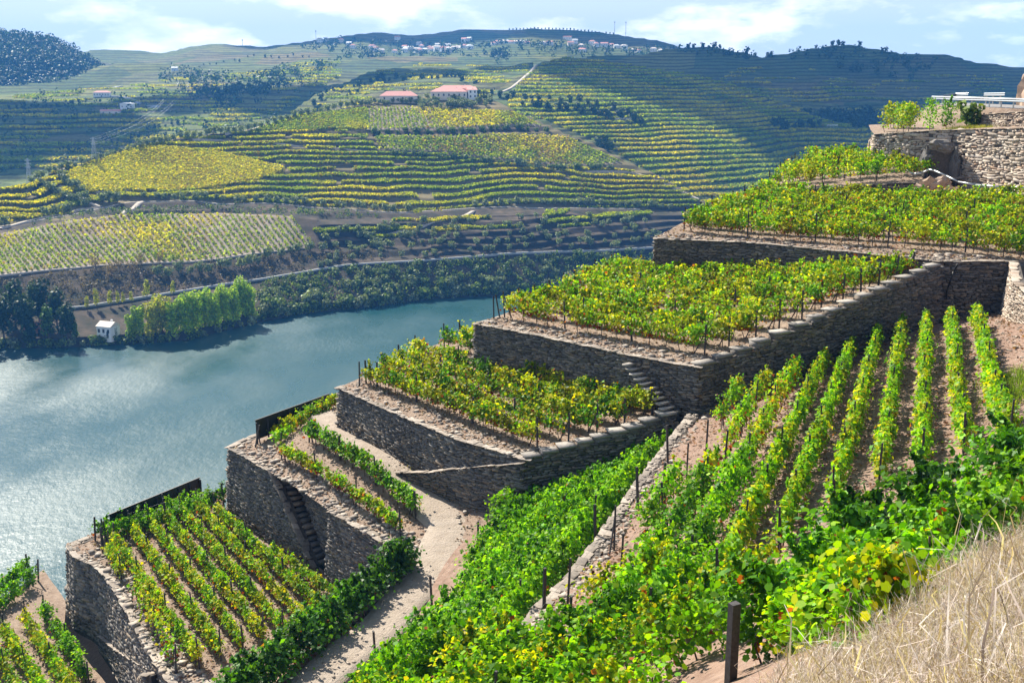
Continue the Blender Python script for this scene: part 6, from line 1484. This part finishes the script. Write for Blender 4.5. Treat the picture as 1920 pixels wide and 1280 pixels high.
village("white house in the small cluster right of the dark clump", "right-of-clump village houses", [(925, 88, 9), (932, 86, 10), (942, 84, 10), (950, 83, 9), (958, 84, 11), (968, 82, 10), (978, 82, 9), (988, 82, 9)])
village("white house strung along the right end of the ridge", "right ridge houses", [(1018, 82, 12), (1030, 81, 13), (1064, 75, 14), (1070, 84, 10), (1078, 81, 10), (1090, 86, 10), (1110, 83, 13), (1118, 86, 9), (1133, 86, 12), (1145, 85, 12), (1156, 88, 10), (1170, 89, 12), (1188, 96, 9), (1198, 95, 10), (1225, 96, 13), (1238, 99, 9), (1252, 105, 10), (1270, 109, 9), (1205, 120, 20), (1092, 99, 11)])

def pylon(label, P, h, w):
    o = thing("power_pylon", label, 'pylon', 'power pylons', P); b = MB(); r = 0.10
    lv = [0, .2, .38, .54, .68, .8, .9, 1.0]; ww = [w * (1 - .86 * f) / 2 for f in lv]
    for i in range(len(lv) - 1):
        for a_, c_ in ((1, 1), (1, -1), (-1, 1), (-1, -1)):
            b.bar((a_ * ww[i], c_ * ww[i], lv[i] * h), (a_ * ww[i+1], c_ * ww[i+1], lv[i+1] * h), r, 4)
        for s_ in (1, -1):
            b.bar((-ww[i], s_ * ww[i], lv[i] * h), (ww[i+1], s_ * ww[i+1], lv[i+1] * h), r * .7, 4); b.bar((ww[i], s_ * ww[i], lv[i] * h), (-ww[i+1], s_ * ww[i+1], lv[i+1] * h), r * .7, 4)
            b.bar((s_ * ww[i], -ww[i], lv[i] * h), (s_ * ww[i+1], ww[i+1], lv[i+1] * h), r * .7, 4)
    b.build("tower", M_STEEL, o)
    for f in (.74, .84, .94):
        MB().bar((-w * .55, 0, f * h), (w * .55, 0, f * h), .12, 4).bar((-w * .55, 0, f * h), (0, 0, f * h + 1), .07, 4).bar((w * .55, 0, f * h), (0, 0, f * h + 1), .07, 4).build("crossarm", M_STEEL, o)
    return o
pa = main.eval([178], [301])[0]; pylon("tall lattice pylon on the crest behind the yellow vineyard", tuple(pa), 14.5, 3.2)
pb = D(56, 346, 600); pylon("lattice pylon rising behind the left shoulder", (pb[0], pb[1], pb[2] - 4), 18, 3.2)
pc = valley.eval([212], [305])[0]; pylon("slender farther pylon right of the tall lattice pylon", tuple(pc), 14, 2.6)
wires = MB()
for (dx, f) in ((-1.7, .74), (1.7, .74), (-1.7, .94), (1.7, .94)):
    A = Vector((pa[0] + dx, pa[1], pa[2] + 14.5 * f)); 
    for tgt in (valley.eval([345 + dx * 4], [165])[0], ):
        Bv = Vector(tgt) + Vector((dx, 0, 12 * f)); prev = A
        for k in range(1, 13):
            q = A.lerp(Bv, k / 12) - Vector((0, 0, 10 * math.sin(math.pi * k / 12))); wires.bar(prev, q, 0.05, 3); prev = q
wires.build("power_lines", M_STEEL, None, label="thin power lines sagging across the left valley", category='power line', kind='thing')
def mast(label, loft, px, py, h):
    p = loft.eval([px], [py])[0]; o = thing("antenna_mast", label, 'mast', 'masts', tuple(p)); MB().bar((0, 0, -2), (0, 0, h), .55, 6, .35).build("pole", M_STEEL, o); MB().bar((0, 0, h - 2), (0, 0, h + .5), 1.1, 8).build("antenna", M_STEEL, o)
mast("left one of two thin masts on the skyline", valley, 1152, 70.5, 24); mast("right one of two thin masts on the skyline", valley, 1173, 73.5, 27)
mast("short mast on the left skyline", valley, 455, 89.5, 11); mast("mast beside the left village cluster", valley, 593, 82.5, 18)
# hillside letters
def letters(label, text, loft, px, py, width, mat):
    p = loft.eval([px], [py])[0]; o = thing("hillside_letters", label, 'letters', None, (p[0], p[1], p[2]))
    cu = bpy.data.curves.new("lettering", 'FONT'); cu.body = text; cu.align_x = 'CENTER'; cu.size = 1.0; cu.extrude = 0.06
    to = bpy.data.objects.new("tmp", cu); COL.objects.link(to); dg = bpy.context.evaluated_depsgraph_get(); me = bpy.data.meshes.new_from_object(to.evaluated_get(dg)); bpy.data.objects.remove(to)
    me.materials.clear(); me.materials.append(mat); w = max(v.co.x for v in me.vertices) - min(v.co.x for v in me.vertices)
    s = width / w; l_ = link("lettering", me, o); l_.scale = (s, s * 1.25, s); l_.rotation_euler = (math.pi / 2, 0, 0); l_.location = (0, 0, 2.6)
    for k in (-.45, -.15, .15, .45): MB().bar((k * width, 0.15, -.5), (k * width, 0.15, 3.2), .08, 4).build("post", M_STEEL, o)
letters("white block letters standing on the shaded slope at right", "SANDEMAN", spur, 1560, 241, 9.6, M_WHITE)
letters("faint white letters on the sunlit terraces right of the winery", "QUINTA DO SEIXO", spur, 1168, 234, 12.0, M_WHITE)

# ------------------------------------------------------------------ cloud shadows come from real clouds drifting beyond the top of the frame
M_CLOUD = mat_simple("cloud", (0.85, 0.86, 0.88), 1.0, 0.03, 0.01)
def cloud(label, target, dims, seed, L=1500.0, rot=0.0):
    bm = bmesh.new(); bmesh.ops.create_icosphere(bm, subdivisions=4, radius=1.0)
    for v in bm.verts:
        c = np.array(v.co); f = 1 + 0.55 * float(fbm(np.array([c[0] * 2.2 + seed * 5.3]), np.array([c[1] * 2.2 + c[2]]), seed)[0])
        v.co = Vector((c[0] * f * dims[0], c[1] * f * dims[1], c[2] * f * (dims[2] if c[2] > 0 else dims[2] * .3)))
    me = bpy.data.meshes.new("cloud"); bm.to_mesh(me); bm.free(); me.materials.append(M_CLOUD); me.polygons.foreach_set("use_smooth", np.ones(len(me.polygons), bool))
    o = link("cloud", me, kind='stuff', label=label, category='cloud'); o.location = np.array(target) + SUN_DIR * L; o.rotation_euler = (0, 0, rot)
cloud("cumulus cloud shading the right-hand spur", spur.eval([1440], [215])[0] + np.array([70, 60, 0]), (190, 230, 60), 1, rot=0.15)
cloud("cumulus cloud shading the right-hand ridge", ridge_r.eval([1560], [160])[0], (400, 220, 80), 2)
cloud("cumulus cloud shading the left valley", valley.eval([60], [240])[0] + np.array([-60, 0, 0]), (160, 160, 60), 3)
cloud("cumulus cloud shading the valley below the village", valley.eval([520], [185])[0], (180, 95, 60), 4)
cloud("cumulus cloud shading the village ridge", valley.eval([900], [75])[0] + np.array([0, 150, 0]), (480, 150, 60), 6)

# ------------------------------------------------------------------ haze
m, n, l, out = material("haze_air")
pv = n.new('ShaderNodeVolumePrincipled')
pv.inputs['Color'].default_value = (0.10, 0.40, 1.0, 1)
pv.inputs['Density'].default_value = 0.00018
pv.inputs['Anisotropy'].default_value = 0.0
l.new(pv.outputs[0], out.inputs['Volume'])
hz = MB(); hz.box((200, 950, 110), (5200, 4300, 260))
hz.build("haze", m, None, kind='stuff', label="thin blue haze filling the valley", category='haze')
